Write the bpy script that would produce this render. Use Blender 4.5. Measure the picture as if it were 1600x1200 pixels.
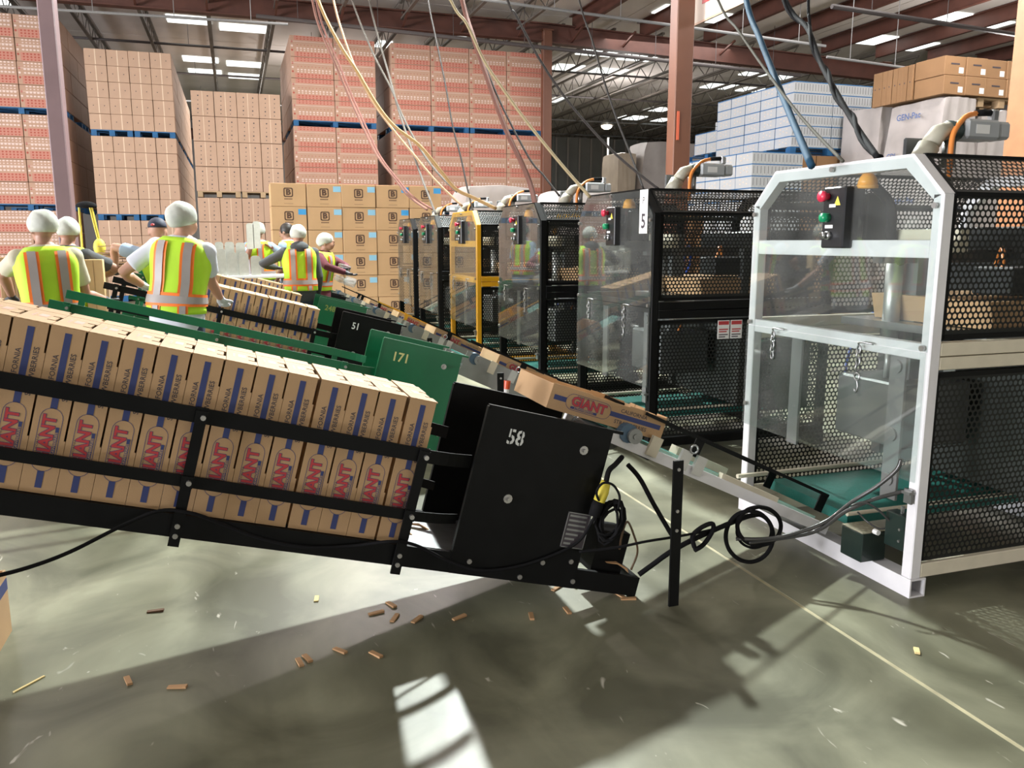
import bpy, math, random
from mathutils import Vector, Matrix
random.seed(7)
for o in list(bpy.data.objects): bpy.data.objects.remove(o, do_unlink=True)
SC = bpy.context.scene; COL = SC.collection
# ------------------------------------------------------------------ camera
FPX = 1276.0; CH = 1.45
PITCH = math.atan(223 / FPX); YAW = math.atan(435 / (FPX / math.cos(PITCH)))
FH = Vector((math.sin(YAW), math.cos(YAW), 0)); RT = Vector((math.cos(YAW), -math.sin(YAW), 0))
FW = FH * math.cos(PITCH) - Vector((0, 0, math.sin(PITCH))); UP = FH * math.sin(PITCH) + Vector((0, 0, math.cos(PITCH)))
CP = Vector((0, 0, CH))
cam = bpy.data.cameras.new('camera'); co = bpy.data.objects.new('camera', cam); COL.objects.link(co)
cam.sensor_width = 36; cam.lens = FPX / 1600 * 36; cam.clip_end = 300; cam.clip_start = .05
co.location = CP
co.rotation_euler = Matrix((RT, UP, -FW)).transposed().to_euler()
SC.camera = co
def at(px, py, Y=None, X=None, Z=None):
    """world point on the plane y=Y (or x=X, z=Z) that the photograph shows at pixel (px, py)"""
    d = RT * ((px - 800) / FPX) + UP * ((600 - py) / FPX) + FW
    if Y is not None: t = (Y - CP.y) / d.y
    elif X is not None: t = (X - CP.x) / d.x
    else: t = (Z - CP.z) / d.z
    return CP + d * t
# ------------------------------------------------------------------ light
SC.view_settings.view_transform = 'Standard'; SC.view_settings.look = 'None'
SC.view_settings.gamma = 1; SC.view_settings.use_curve_mapping = False
SC.view_settings.exposure = 0.14
W = bpy.data.worlds.new('world'); SC.world = W; W.use_nodes = True
W.node_tree.nodes['Background'].inputs[0].default_value = (.93, .97, 1, 1)
W.node_tree.nodes['Background'].inputs[1].default_value = .05
def area(name, loc, size, power, color=(1, 1, 1), aim=None, sy=None, shape='RECTANGLE', spread=180):
    l = bpy.data.lights.new(name, 'AREA'); l.energy = power; l.color = color; l.shape = shape; l.size = size
    if sy: l.size_y = sy
    l.spread = math.radians(spread)
    o = bpy.data.objects.new(name, l); COL.objects.link(o); o.location = loc
    if aim: o.rotation_euler = (Vector(aim) - Vector(loc)).to_track_quat('-Z', 'Y').to_euler()
    return o
# high bay lamps hung under the roof in a row down the middle of the line (all above the frame)
area('overhead_light', (2.9, 10.3, 6.9), .36, 2000, (.93, 1, .97), (1.2, 2.5, 0), shape='DISK')
area('overhead_light', (2.6, 15.8, 6.5), .36, 360, (1, .86, .84), (1, 4, 0), shape='DISK')
def bulb(loc, power, color=(1, .94, .9), r=.3):
    l = bpy.data.lights.new('overhead_light', 'POINT'); l.energy = power; l.color = color; l.shadow_soft_size = r
    o = bpy.data.objects.new('overhead_light', l); COL.objects.link(o); o.location = loc
for x, y, p in ((-4, 14, 230), (10, 9, 420), (3, 29, 180), (14, 29, 220), (17, 15, 420), (-12, 10, 380)): bulb((x, y, 5.7), p)  # extra unseen fill lamps, added to lift the roof underside and far areas
# unseen fill lights added at the left to brighten faces turned that way
for y in (-4, 2.5, 9): area('added_fill_light', (-25.7, y, 1.55), 4.2, 3500, (.95, .95, 1), (0, y, 1.4), sy=2.8)
for x in (3, 10): area('added_fill_light', (x, -13.7, 1.55), 4.2, 230, (1, .96, .88), (x, 0, 1.4), sy=2.8)  # more unseen fill, added behind the camera for faces turned towards it
# daylight through the rows of roof lights
for (x, y, sx, sy, p) in [(-6, 13, 3, 8, 380), (3.2, 17.5, 5, 5, 300), (12, 18, 4, 8, 400), (5, 32, 14, 8, 1500), (15, 8, 5, 6, 300), (-7, 7, 4, 7, 70)]:
    area('roof_light_daylight', (x, y, 6.95), sx, p, (1, .96, .92), sy=sy)
# ------------------------------------------------------------------ materials
MATS = {}
def mat(name, col, rough=.5, metal=0, var=0, scale=8, bump=0, bscale=60, col2=None, emit=0, alpha=1, spec=.5):
    if name in MATS: return MATS[name]
    m = bpy.data.materials.new(name); m.use_nodes = True; nt = m.node_tree; b = nt.nodes['Principled BSDF']
    c = (*col, 1); b.inputs['Base Color'].default_value = c; b.inputs['Roughness'].default_value = rough; b.inputs['Metallic'].default_value = metal
    b.inputs['Specular IOR Level'].default_value = spec
    m.diffuse_color = c
    if var or bump:
        tc = nt.nodes.new('ShaderNodeTexCoord')
    if var:
        n = nt.nodes.new('ShaderNodeTexNoise'); n.inputs['Scale'].default_value = scale; n.inputs['Detail'].default_value = 6
        nt.links.new(tc.outputs['Object'], n.inputs['Vector'])
        r = nt.nodes.new('ShaderNodeMapRange'); r.inputs[1].default_value = .3; r.inputs[2].default_value = .7
        nt.links.new(n.outputs['Fac'], r.inputs[0])
        x = nt.nodes.new('ShaderNodeMix'); x.data_type = 'RGBA'
        c2 = col2 or tuple(max(0, v * (1 - var)) for v in col)
        x.inputs[6].default_value = (*c2, 1); x.inputs[7].default_value = c
        nt.links.new(r.outputs[0], x.inputs[0]); nt.links.new(x.outputs[2], b.inputs['Base Color'])
    if bump:
        n2 = nt.nodes.new('ShaderNodeTexNoise'); n2.inputs['Scale'].default_value = bscale; n2.inputs['Detail'].default_value = 3
        nt.links.new(tc.outputs['Object'], n2.inputs['Vector'])
        bp = nt.nodes.new('ShaderNodeBump'); bp.inputs['Strength'].default_value = bump; bp.inputs['Distance'].default_value = .01
        nt.links.new(n2.outputs['Fac'], bp.inputs['Height']); nt.links.new(bp.outputs[0], b.inputs['Normal'])
    if emit:
        b.inputs['Emission Color'].default_value = c; b.inputs['Emission Strength'].default_value = emit
    MATS[name] = m
    return m
def clear_mat(name, tint=(.9, .93, .92), gloss=.5, haze=.1, rough=.03):
    m = bpy.data.materials.new(name); m.use_nodes = True; nt = m.node_tree; N = nt.nodes
    for n in list(N):
        if n.type != 'OUTPUT_MATERIAL': N.remove(n)
    out = N['Material Output']
    t = N.new('ShaderNodeBsdfTransparent'); t.inputs[0].default_value = (*tint, 1)
    g = N.new('ShaderNodeBsdfGlossy'); g.inputs['Roughness'].default_value = rough; g.inputs[0].default_value = (1, 1, 1, 1)
    d = N.new('ShaderNodeBsdfDiffuse'); d.inputs[0].default_value = (.62, .62, .6, 1)
    lf = N.new('ShaderNodeLayerWeight'); lw = N.new('ShaderNodeMath'); lw.operation = 'POWER'; lw.inputs[1].default_value = 2.5; nt.links.new(lf.outputs['Facing'], lw.inputs[0])
    mr = N.new('ShaderNodeMath'); mr.operation = 'MULTIPLY_ADD'; mr.inputs[1].default_value = gloss; mr.inputs[2].default_value = gloss * .09
    nt.links.new(lw.outputs[0], mr.inputs[0])
    tc = N.new('ShaderNodeTexCoord'); no = N.new('ShaderNodeTexNoise'); no.inputs['Scale'].default_value = 5; no.inputs['Detail'].default_value = 8
    nt.links.new(tc.outputs['Object'], no.inputs['Vector'])
    h = N.new('ShaderNodeMath'); h.operation = 'MULTIPLY'; h.inputs[1].default_value = haze * 2; nt.links.new(no.outputs['Fac'], h.inputs[0])
    m1 = N.new('ShaderNodeMixShader'); m2 = N.new('ShaderNodeMixShader')
    nt.links.new(h.outputs[0], m1.inputs[0]); nt.links.new(t.outputs[0], m1.inputs[1]); nt.links.new(d.outputs[0], m1.inputs[2])
    nt.links.new(mr.outputs[0], m2.inputs[0]); nt.links.new(m1.outputs[0], m2.inputs[1]); nt.links.new(g.outputs[0], m2.inputs[2])
    nt.links.new(m2.outputs[0], out.inputs[0]); m.diffuse_color = (.8, .8, .8, .3)
    MATS[name] = m
    return m
KRAFT = mat('kraft_board', (.53, .335, .175), .75, var=.14, scale=5, bump=.06, bscale=200)
KRAFT2 = mat('kraft_board_pale', (.50, .335, .235), .75, var=.12, scale=2)
KDARK = mat('kraft_board_inside', (.42, .25, .12), .85, var=.2, scale=6)
NAVY = mat('navy_print', (.035, .05, .17), .6); RED = mat('red_print', (.50, .045, .05), .6)
INK = mat('dark_ink', (.06, .05, .06), .6); PINK = mat('faded_pink_print', (.62, .33, .26), .7)
BLACK = mat('black_paint', (.0055, .0058, .006), .5, var=.4, scale=9, spec=.16)
BLACKR = mat('black_rubber', (.012, .012, .013), .8, spec=.08); PERFM = mat('black_perforated_steel', (.010, .011, .010), .4, spec=.35)
WHITE = mat('white_paint', (.80, .79, .81), .38, var=.12, scale=7, bump=.03)
GREEN = mat('green_paint', (.006, .135, .055), .35, var=.2, scale=4)
YELLOW = mat('yellow_paint', (.80, .40, .01), .4, var=.15, scale=5)
STEEL = mat('galvanised_steel', (.50, .51, .52), .35, 1, var=.25, scale=12); ALU = mat('aluminium', (.62, .62, .60), .4, .7, var=.15, scale=10)
GREYP = mat('grey_plate', (.30, .31, .30), .4, .4, var=.2, scale=6); CREAM = mat('cream_paint', (.70, .64, .50), .5, var=.15)
BELT = mat('green_belt', (.012, .16, .13), .45, var=.25, scale=14, bump=.15, bscale=90); BELTE = mat('pale_green_belt_edge', (.27, .42, .34), .6)
BOLT = mat('zinc_bolt', (.45, .44, .43), .35, .9); AMBER = mat('amber_lens', (.95, .42, .04), .25); ORANGE = mat('orange_cable', (.75, .25, .05), .45)
LRED = mat('red_button', (.55, .02, .06), .35); LGREEN = mat('green_button', (.0, .22, .09), .3); WLAB = mat('white_label', (.8, .8, .78), .6)
YLAB = mat('yellow_label', (.80, .66, .08), .6); BLUEP = mat('blue_pallet_paint', (.012, .12, .30), .6, var=.35, scale=5); WOOD = mat('pallet_wood', (.48, .34, .2), .8, var=.3, scale=4)
PLEXI = clear_mat('clear_acrylic', gloss=.32, haze=.05, rough=.02)
FILM = mat('stretch_film', (.50, .465, .45), .3, var=.22, scale=2.5, bump=.9, bscale=4)
SKINM = mat('skin', (.50, .27, .19), .5); BLUELAB = mat('blue_label', (.06, .36, .72), .6); LBLUE = mat('pale_blue_label', (.30, .60, .78), .6)
# ------------------------------------------------------------------ mesh builder
class MB:
    def __init__(s): s.v = []; s.f = []; s.m = []
    def add(s, vs, fs, m=0):
        b = len(s.v); s.v += [tuple(p) for p in vs]
        for f in fs: s.f.append(tuple(i + b for i in f)); s.m.append(m)
        return s
    def hexa(s, p, m=0): return s.add(p, [(0, 3, 2, 1), (4, 5, 6, 7), (0, 1, 5, 4), (1, 2, 6, 5), (2, 3, 7, 6), (3, 0, 4, 7)], m)
    def box(s, x0, y0, z0, x1, y1, z1, m=0):
        return s.hexa([(x0, y0, z0), (x1, y0, z0), (x1, y1, z0), (x0, y1, z0), (x0, y0, z1), (x1, y0, z1), (x1, y1, z1), (x0, y1, z1)], m)
    def bbox(s, x0, y0, z0, x1, y1, z1, c=.004, m=0):
        """box with chamfered edges"""
        X, Y, Z = (x0, x1), (y0, y1), (z0, z1); vs = []; ix = {}
        for i in (0, 1):
            for j in (0, 1):
                for k in (0, 1):
                    sx, sy, sz = (1 - 2 * i) * c, (1 - 2 * j) * c, (1 - 2 * k) * c
                    ix[i, j, k, 0] = len(vs); vs.append((X[i], Y[j] + sy, Z[k] + sz))
                    ix[i, j, k, 1] = len(vs); vs.append((X[i] + sx, Y[j], Z[k] + sz))
                    ix[i, j, k, 2] = len(vs); vs.append((X[i] + sx, Y[j] + sy, Z[k]))
        fs = []
        for a in range(3):
            b, d = (a + 1) % 3, (a + 2) % 3
            for i in (0, 1):
                def g(p, q, w=a):
                    t = [0, 0, 0]; t[a] = i; t[b] = p; t[d] = q; return ix[t[0], t[1], t[2], w]
                q = [g(0, 0), g(1, 0), g(1, 1), g(0, 1)]; fs.append(q if i else q[::-1])
            for p in (0, 1):
                for q in (0, 1):
                    def e(i, w):
                        t = [0, 0, 0]; t[a] = i; t[b] = p; t[d] = q; return ix[t[0], t[1], t[2], w]
                    r = [e(0, b), e(1, b), e(1, d), e(0, d)]; fs.append(r[::-1] if (p ^ q) else r)
        for i in (0, 1):
            for j in (0, 1):
                for k in (0, 1):
                    t = [ix[i, j, k, 0], ix[i, j, k, 1], ix[i, j, k, 2]]; fs.append(t if (i + j + k) % 2 else t[::-1])
        return s.add(vs, fs, m)
    def bar(s, p0, p1, w, h, up=(0, 0, 1), m=0):
        p0, p1 = Vector(p0), Vector(p1); d = (p1 - p0).normalized(); u = Vector(up); r = d.cross(u)
        if r.length < 1e-5: r = d.cross(Vector((1, 0, 0)))
        r.normalize(); u = r.cross(d).normalized(); r = r * w / 2; u = u * h / 2
        return s.hexa([p0 - r - u, p0 + r - u, p0 + r + u, p0 - r + u, p1 - r - u, p1 + r - u, p1 + r + u, p1 - r + u], m)
    def cyl(s, p0, p1, r, n=12, r1=None, m=0, cap=True):
        return s.tube([p0, p1], r, n, m=m, cap=cap, r1=r1)
    def tube(s, pts, r, n=6, m=0, cap=True, r1=None, radii=None):
        pts = [Vector(p) for p in pts]; k = len(pts); b = len(s.v); nrm = None
        for i, p in enumerate(pts):
            d = (pts[min(i + 1, k - 1)] - pts[max(i - 1, 0)])
            d = d.normalized() if d.length > 1e-9 else Vector((0, 0, 1))
            if nrm is None:
                nrm = d.cross(Vector((0, 0, 1)))
                if nrm.length < 1e-3: nrm = d.cross(Vector((1, 0, 0)))
            nrm = (nrm - d * nrm.dot(d)).normalized(); bi = d.cross(nrm)
            rr = radii[i] if radii else (r if r1 is None else r + (r1 - r) * i / (k - 1))
            for j in range(n):
                a = 2 * math.pi * j / n; s.v.append(tuple(p + (nrm * math.cos(a) + bi * math.sin(a)) * rr))
        for i in range(k - 1):
            for j in range(n):
                s.f.append((b + i * n + j, b + i * n + (j + 1) % n, b + (i + 1) * n + (j + 1) % n, b + (i + 1) * n + j)); s.m.append(m)
        if cap:
            s.f.append(tuple(b + j for j in range(n))[::-1]); s.m.append(m)
            s.f.append(tuple(b + (k - 1) * n + j for j in range(n))); s.m.append(m)
        return s
    def prism(s, pts, off, m=0):
        n = len(pts); off = Vector(off); a = [Vector(p) for p in pts]
        return s.add(a + [p + off for p in a], [tuple(range(n))[::-1], tuple(range(n, 2 * n))] + [(i, (i + 1) % n, n + (i + 1) % n, n + i) for i in range(n)], m)
    def poly(s, pts, m=0): return s.add(pts, [tuple(range(len(pts)))], m)
    def ell(s, c, r, n=12, k=8, m=0, ax=None, lo=-1.0):
        """ellipsoid; lo>-1 cuts it to a dome"""
        c = Vector(c); b = len(s.v); A = ax or (Vector((1, 0, 0)), Vector((0, 1, 0)), Vector((0, 0, 1)))
        t0 = math.asin(lo)
        for i in range(k + 1):
            t = t0 + (math.pi / 2 - t0) * i / k
            for j in range(n):
                a = 2 * math.pi * j / n
                s.v.append(tuple(c + A[0] * (r[0] * math.cos(t) * math.cos(a)) + A[1] * (r[1] * math.cos(t) * math.sin(a)) + A[2] * (r[2] * math.sin(t))))
        for i in range(k):
            for j in range(n):
                s.f.append((b + i * n + j, b + i * n + (j + 1) % n, b + (i + 1) * n + (j + 1) % n, b + (i + 1) * n + j)); s.m.append(m)
        s.f.append(tuple(b + j for j in range(n))[::-1]); s.m.append(m)
        return s
    def ring(s, c, R, r, ax, ay, n=16, k=6, m=0, a0=0, a1=2 * math.pi):
        c, ax, ay = Vector(c), Vector(ax), Vector(ay)
        return s.tube([c + ax * (R * math.cos(a0 + (a1 - a0) * i / n)) + ay * (R * math.sin(a0 + (a1 - a0) * i / n)) for i in range(n + 1)], r, k, m=m)
    def text(s, t, o, ax, ay, size, m=0, bold=0, align='CENTER', sx=1):
        vs, fs = text2d(t, bold, align); o, ax, ay = Vector(o), Vector(ax) * size * sx, Vector(ay) * size
        return s.add([o + ax * x + ay * y for x, y in vs], fs, m)
    def perf(s, o, ex, ey, w, h, pitch=.027, r=.0098, m=0, thick=None):
        """sheet with round holes on a hexagonal lattice"""
        o, ex, ey = Vector(o), Vector(ex).normalized(), Vector(ey).normalized()
        dy = pitch * math.sqrt(3) / 2; R = pitch / math.sqrt(3); nx = int(w / pitch); ny = int(h / dy)
        mx = (w - nx * pitch) / 2; my = (h - ny * dy) / 2; cor = {}
        def P(x, y):
            x = min(max(x, 0), w); y = min(max(y, 0), h); key = (round(x, 4), round(y, 4))
            if key not in cor: cor[key] = len(s.v); s.v.append(tuple(o + ex * x + ey * y))
            return cor[key]
        for j in range(ny + 1):
            for i in range(nx + 1):
                cx = mx + (i + (.5 if j % 2 else 0)) * pitch; cy = my + j * dy
                if cx < pitch * .45 or cx > w - pitch * .45 or cy < r * 1.15 or cy > h - r * 1.15:
                    if cx - pitch / 2 > w or cy - R > h: continue
                    q = [P(cx + R * math.cos(math.radians(30 + 60 * k)), cy + R * math.sin(math.radians(30 + 60 * k))) for k in range(6)]
                    q2 = []
                    for a in q:
                        if a not in q2: q2.append(a)
                    if len(q2) > 2: s.f.append(tuple(q2)); s.m.append(m)
                    continue
                q = [P(cx + R * math.cos(math.radians(30 + 60 * k)), cy + R * math.sin(math.radians(30 + 60 * k))) for k in range(6)]
                b = len(s.v)
                for k in range(12):
                    a = math.radians(30 + 30 * k); s.v.append(tuple(o + ex * (cx + r * math.cos(a)) + ey * (cy + r * math.sin(a))))
                for k in range(6):
                    s.f.append((q[k], q[(k + 1) % 6], b + (2 * k + 2) % 12, b + 2 * k + 1, b + 2 * k)); s.m.append(m)
        return s
    def mesh(s, name, mats, smooth=False):
        me = bpy.data.meshes.new(name); me.from_pydata(s.v, [], s.f)
        for x in (mats if isinstance(mats, (list, tuple)) else [mats]): me.materials.append(x)
        if any(s.m): me.polygons.foreach_set('material_index', s.m)
        if smooth: me.polygons.foreach_set('use_smooth', [True] * len(me.polygons))
        me.validate(); me.update()
        return me
    def build(s, name, mats, parent=None, loc=None, smooth=False, **kw):
        return link(name, s.mesh(name, mats, smooth), parent, loc, **kw)
TXT = {}
def text2d(t, bold=0, align='CENTER'):
    key = (t, bold, align)
    if key in TXT: return TXT[key]
    cu = bpy.data.curves.new('lettering', 'FONT'); cu.body = t; cu.align_x = align; cu.align_y = 'CENTER'; cu.offset = bold; cu.resolution_u = 2
    ob = bpy.data.objects.new('lettering', cu); COL.objects.link(ob)
    dg = bpy.context.evaluated_depsgraph_get(); me = bpy.data.meshes.new_from_object(ob.evaluated_get(dg))
    r = ([(v.co.x, v.co.y) for v in me.vertices], [tuple(p.vertices) for p in me.polygons])
    bpy.data.objects.remove(ob, do_unlink=True); bpy.data.curves.remove(cu); bpy.data.meshes.remove(me)
    TXT[key] = r
    return r
def link(name, data, parent=None, loc=None, label=None, cat=None, group=None, kind=None, rot=None, over=None):
    o = bpy.data.objects.new(name, data); COL.objects.link(o)
    if parent: o.parent = parent
    if loc is not None: o.location = loc
    if rot is not None: o.rotation_euler = rot
    if label: o['label'] = label
    if cat: o['category'] = cat
    if group: o['group'] = group
    if kind: o['kind'] = kind
    if over:
        for i, mm in over.items():
            o.material_slots[i].link = 'OBJECT'; o.material_slots[i].material = mm
    return o
def thing(name, label, cat, loc=(0, 0, 0), group=None, rot=None): return link(name, None, None, loc, label, cat, group, rot=rot)
def struct(name, mb, m, smooth=False, parent=None): return mb.build(name, m, parent, smooth=smooth, kind='structure' if not parent else None)
def smoothpts(pts, n=6):
    """Catmull-Rom through the points"""
    P = [Vector(p) for p in pts]; out = []
    for i in range(len(P) - 1):
        a, b, c, d = P[max(i - 1, 0)], P[i], P[i + 1], P[min(i + 2, len(P) - 1)]
        for k in range(n):
            t = k / n
            out.append(.5 * ((2 * b) + (c - a) * t + (2 * a - 5 * b + 4 * c - d) * t * t + (3 * b - a - 3 * c + d) * t ** 3))
    return out + [P[-1]]
# ------------------------------------------------------------------ floor
def floor_mat():
    m = bpy.data.materials.new('polished_concrete'); m.use_nodes = True; nt = m.node_tree; N = nt.nodes; L = nt.links; b = N['Principled BSDF']
    tc = N.new('ShaderNodeTexCoord')
    def noise(sc, det=8, dist=0, stretch=None):
        n = N.new('ShaderNodeTexNoise'); n.inputs['Scale'].default_value = sc; n.inputs['Detail'].default_value = det; n.inputs['Distortion'].default_value = dist
        if stretch:
            mp = N.new('ShaderNodeMapping'); mp.inputs['Scale'].default_value = stretch; mp.inputs['Rotation'].default_value = (0, 0, .5); L.new(tc.outputs['Object'], mp.inputs[0]); L.new(mp.outputs[0], n.inputs['Vector'])
        else: L.new(tc.outputs['Object'], n.inputs['Vector'])
        return n
    a = noise(1.7, 12, 1.1); r = N.new('ShaderNodeValToRGB'); e = r.color_ramp.elements
    e[0].position = .34; e[0].color = (.108, .108, .074, 1); e[1].position = .66; e[1].color = (.25, .25, .178, 1); L.new(a.outputs['Fac'], r.inputs[0])
    s = noise(2.2, 8, 1, (1, .22, 1)); r2 = N.new('ShaderNodeValToRGB'); e = r2.color_ramp.elements
    e[0].position = .4; e[0].color = (.78, .77, .74, 1); e[1].position = .62; e[1].color = (1.08, 1.08, 1.06, 1); L.new(s.outputs['Fac'], r2.inputs[0])
    mx = N.new('ShaderNodeMix'); mx.data_type = 'RGBA'; mx.blend_type = 'MULTIPLY'; mx.inputs[0].default_value = 1; L.new(r.outputs[0], mx.inputs[6]); L.new(r2.outputs[0], mx.inputs[7])
    # pale scuffs
    q = noise(9, 3, 2.5, (1, .35, 1)); r3 = N.new('ShaderNodeMapRange'); r3.inputs[1].default_value = .70; r3.inputs[2].default_value = .76; L.new(q.outputs['Fac'], r3.inputs[0])
    m2 = N.new('ShaderNodeMix'); m2.data_type = 'RGBA'; m2.inputs[7].default_value = (.46, .44, .37, 1); L.new(r3.outputs[0], m2.inputs[0]); L.new(mx.outputs[2], m2.inputs[6])
    L.new(m2.outputs[2], b.inputs['Base Color'])
    rr = N.new('ShaderNodeMapRange'); rr.inputs[1].default_value = .35; rr.inputs[2].default_value = .65; rr.inputs[3].default_value = .33; rr.inputs[4].default_value = .52; L.new(s.outputs['Fac'], rr.inputs[0]); L.new(rr.outputs[0], b.inputs['Roughness'])
    b.inputs['Specular IOR Level'].default_value = .22
    return m
CONC = floor_mat()
JOINT = mat('sealed_joint', (.50, .45, .28), .7, var=.4, scale=6)
fl = struct('floor', MB().box(-26, -14, -.3, 46, 64, -.0015), JOINT)
xs = [-26, -21.9, -15.9, -9.9, -3.9, 2.09, 8.1, 14.1, 20.1, 26.1, 46]; ys = [-14, -9.2, 5.6, 17.6, 29.6, 41.6, 64]
for i in range(len(xs) - 1):
    for j in range(len(ys) - 1):
        MB().bbox(xs[i] + .009, ys[j] + .007, -.2, xs[i + 1] - .009, ys[j + 1] - .007, 0, .001).build('concrete_slab', CONC, fl)
# ------------------------------------------------------------------ roof
DECK = mat('roof_deck_underside', (.68, .63, .60), .8, var=.1, scale=1.5); BROWN = mat('red_oxide_steel', (.105, .038, .026), .55, var=.3, scale=3)
JOISTM = mat('grey_joist_steel', (.17, .15, .13), .55, .2, var=.3, scale=3); PIPE = mat('sprinkler_pipe', (.22, .22, .22), .6, .2); DPIPE = mat('dark_pipe', (.07, .06, .06), .5)
SKYL = mat('lit_roof_light', (.93, 1, .97), .6, emit=1.6)
ZR = 7.5
roof = struct('ceiling', MB().box(-26, -14, ZR + .06, 46, 64, ZR + .2), DECK)
JX = [1.26 + 1.55 * k for k in range(-13, 19)]
jx = [-26] + JX + [31.5, 34, 36.5, 39, 46]; jy = [-14, -2, 10, 16, 22, 28, 34, 46, 64]
for i in range(len(jx) - 1):
    for j in range(len(jy) - 1):
        MB().box(jx[i] + .012, jy[j] + .012, ZR, jx[i + 1] - .012, jy[j + 1] - .012, ZR + .06).build('roof_panel', DECK, roof)
def joist(name, x, y0, y1, z0, z1, m):
    b = MB(); b.box(x - .04, y0, z1 - .06, x + .04, y1, z1); b.box(x - .04, y0, z0, x + .04, y1, z0 + .05)
    n = int((y1 - y0) / .55); st = (y1 - y0) / n
    for k in range(n):
        a, c = (z0 + .03, z1 - .03) if k % 2 else (z1 - .03, z0 + .03)
        b.bar((x, y0 + k * st, a), (x, y0 + (k + 1) * st, c), .022, .022)
    return b.build(name, m, roof)
for x in JX:
    if x < 8.6: joist('bar_joist', x, 9, 21.9, 6.98, 7.47, JOISTM)
    joist('bar_joist', x, 22.3, 45, 6.86, 7.4, JOISTM)
# red oxide purlins on the near right bay
for k in range(11):
    x = 9.1 + k * 2.05
    b = MB(); b.box(x - .012, 6, 7.12, x + .012, 21.9, 7.48); b.box(x - .012, 6, 7.10, x + .11, 21.9, 7.125); b.box(x - .11, 6, 7.455, x + .012, 21.9, 7.48)
    b.build('purlin', BROWN, roof)
def beam(name, p0, p1, w, h, t, m):
    """wide-flange beam along p0-p1, p on the top of the beam"""
    p0, p1 = Vector(p0), Vector(p1); dz = Vector((0, 0, 1))
    b = MB(); b.bar(p0 - dz * t / 2, p1 - dz * t / 2, w, t); b.bar(p0 - dz * (h - t / 2), p1 - dz * (h - t / 2), w, t); b.bar(p0 - dz * h / 2, p1 - dz * h / 2, t, h - 2 * t)
    return b.build(name, m, roof)
beam('girder', (-26, 21.75, 7.2), (8.3, 21.75, 7.2), .26, .46, .03, BROWN)
beam('girder', (8.3, 21.75, 7.2), (26, 21.75, 6.72), .26, .50, .03, BROWN)
beam('girder', (-26, 45.2, 7.0), (40, 45.2, 7.0), .26, .5, .03, BROWN)
for k in range(16):   # short knee braces under the joists where they sit on the girder
    x = JX[k + 6]; MB().bar((x, 21.75, 6.78), (x, 21.0, 7.0), .05, .05).build('knee_brace', BROWN, roof)
def pipe(name, a, b, r, m, hang=6):
    a, b = Vector(a), Vector(b); o = MB(); o.cyl(a, b, r, 8); o.build(name, m, roof)
    for k in range(hang):
        p = a.lerp(b, (k + .5) / hang); MB().cyl(p, (p.x, p.y, ZR), .008, 5).build('pipe_hanger', m, roof)
pipe('sprinkler_pipe', at(-60, 6, Y=20), at(450, 38, Y=20), .03, PIPE, 4)
pipe('sprinkler_pipe', at(400, 25, Y=21), at(1250, 118, Y=21), .05, DPIPE, 8)
pipe('sprinkler_pipe', at(700, -8, Y=18), at(1290, 72, Y=18), .035, PIPE, 6)
pipe('sprinkler_pipe', at(1292, 89, Y=16), at(1432, 108, Y=16), .03, PIPE, 2)
MB().box(-.05, -.05, -.12, .05, .05, .06).build('pipe_end_valve', mat('valve_red', (.35, .05, .03), .5), roof, at(1438, 112, Y=16))
pipe('sprinkler_pipe', at(1300, 10, Y=14.5), at(1640, 62, Y=14.5), .05, DPIPE, 3)
for zz, yy in ((6.9, 26), (6.95, 30.5), (6.9, 36), (6.95, 41)): pipe('sprinkler_pipe', (-6, yy, zz), (28, yy, zz), .035, DPIPE if yy < 35 else PIPE, 10)
SK = [(261, 329, 27, 35), (343, 416, 40, 48), (340, 414, 4, 12), (262, 322, -6, 3), (286, 341, 90, 96), (354, 410, 97, 104), (295, 346, 109, 116), (357, 410, 116, 123), (-20, 15, 0, 9),
      (604, 675, 41, 50), (678, 733, 50, 57), (584, 611, 65, 73), (902, 964, 78, 87), (967, 1024, 86, 95), (862, 910, 101, 110), (922, 978, 107, 116), (860, 882, 152, 160), (1010, 1046, 168, 174),
      (967, 1007, 181, 187), (1021, 1045, 185, 190), (1100, 1148, 130, 139), (1154, 1190, 137, 143), (1160, 1205, 110, 119), (1208, 1250, 117, 125), (1027, 1055, 8, 22), (1110, 1165, 22, 38),
      (1437, 1507, 17, 37), (1511, 1572, 30, 48), (1334, 1392, 54, 70), (1403, 1454, 64, 80)]
for n, (a, b_, c, d) in enumerate(SK):
    yc = (c + d) / 2; q0, q1 = at(a, yc, Z=ZR - .02), at(b_, yc, Z=ZR - .02)
    xm = (a + b_) / 2; y0, y1 = at(xm, d, Z=ZR - .02).y, at(xm, c, Z=ZR - .02).y
    ym = (q0.y + q1.y) / 2; hw = max(.4, (y1 - y0) / 2 * -1 if y1 < y0 else (y1 - y0) / 2)
    ps = struct('window_%d' % (n + 1), MB().box(min(q0.x, q1.x), ym - hw, ZR - .035, max(q0.x, q1.x), ym + hw, ZR - .012), SKYL)
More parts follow.
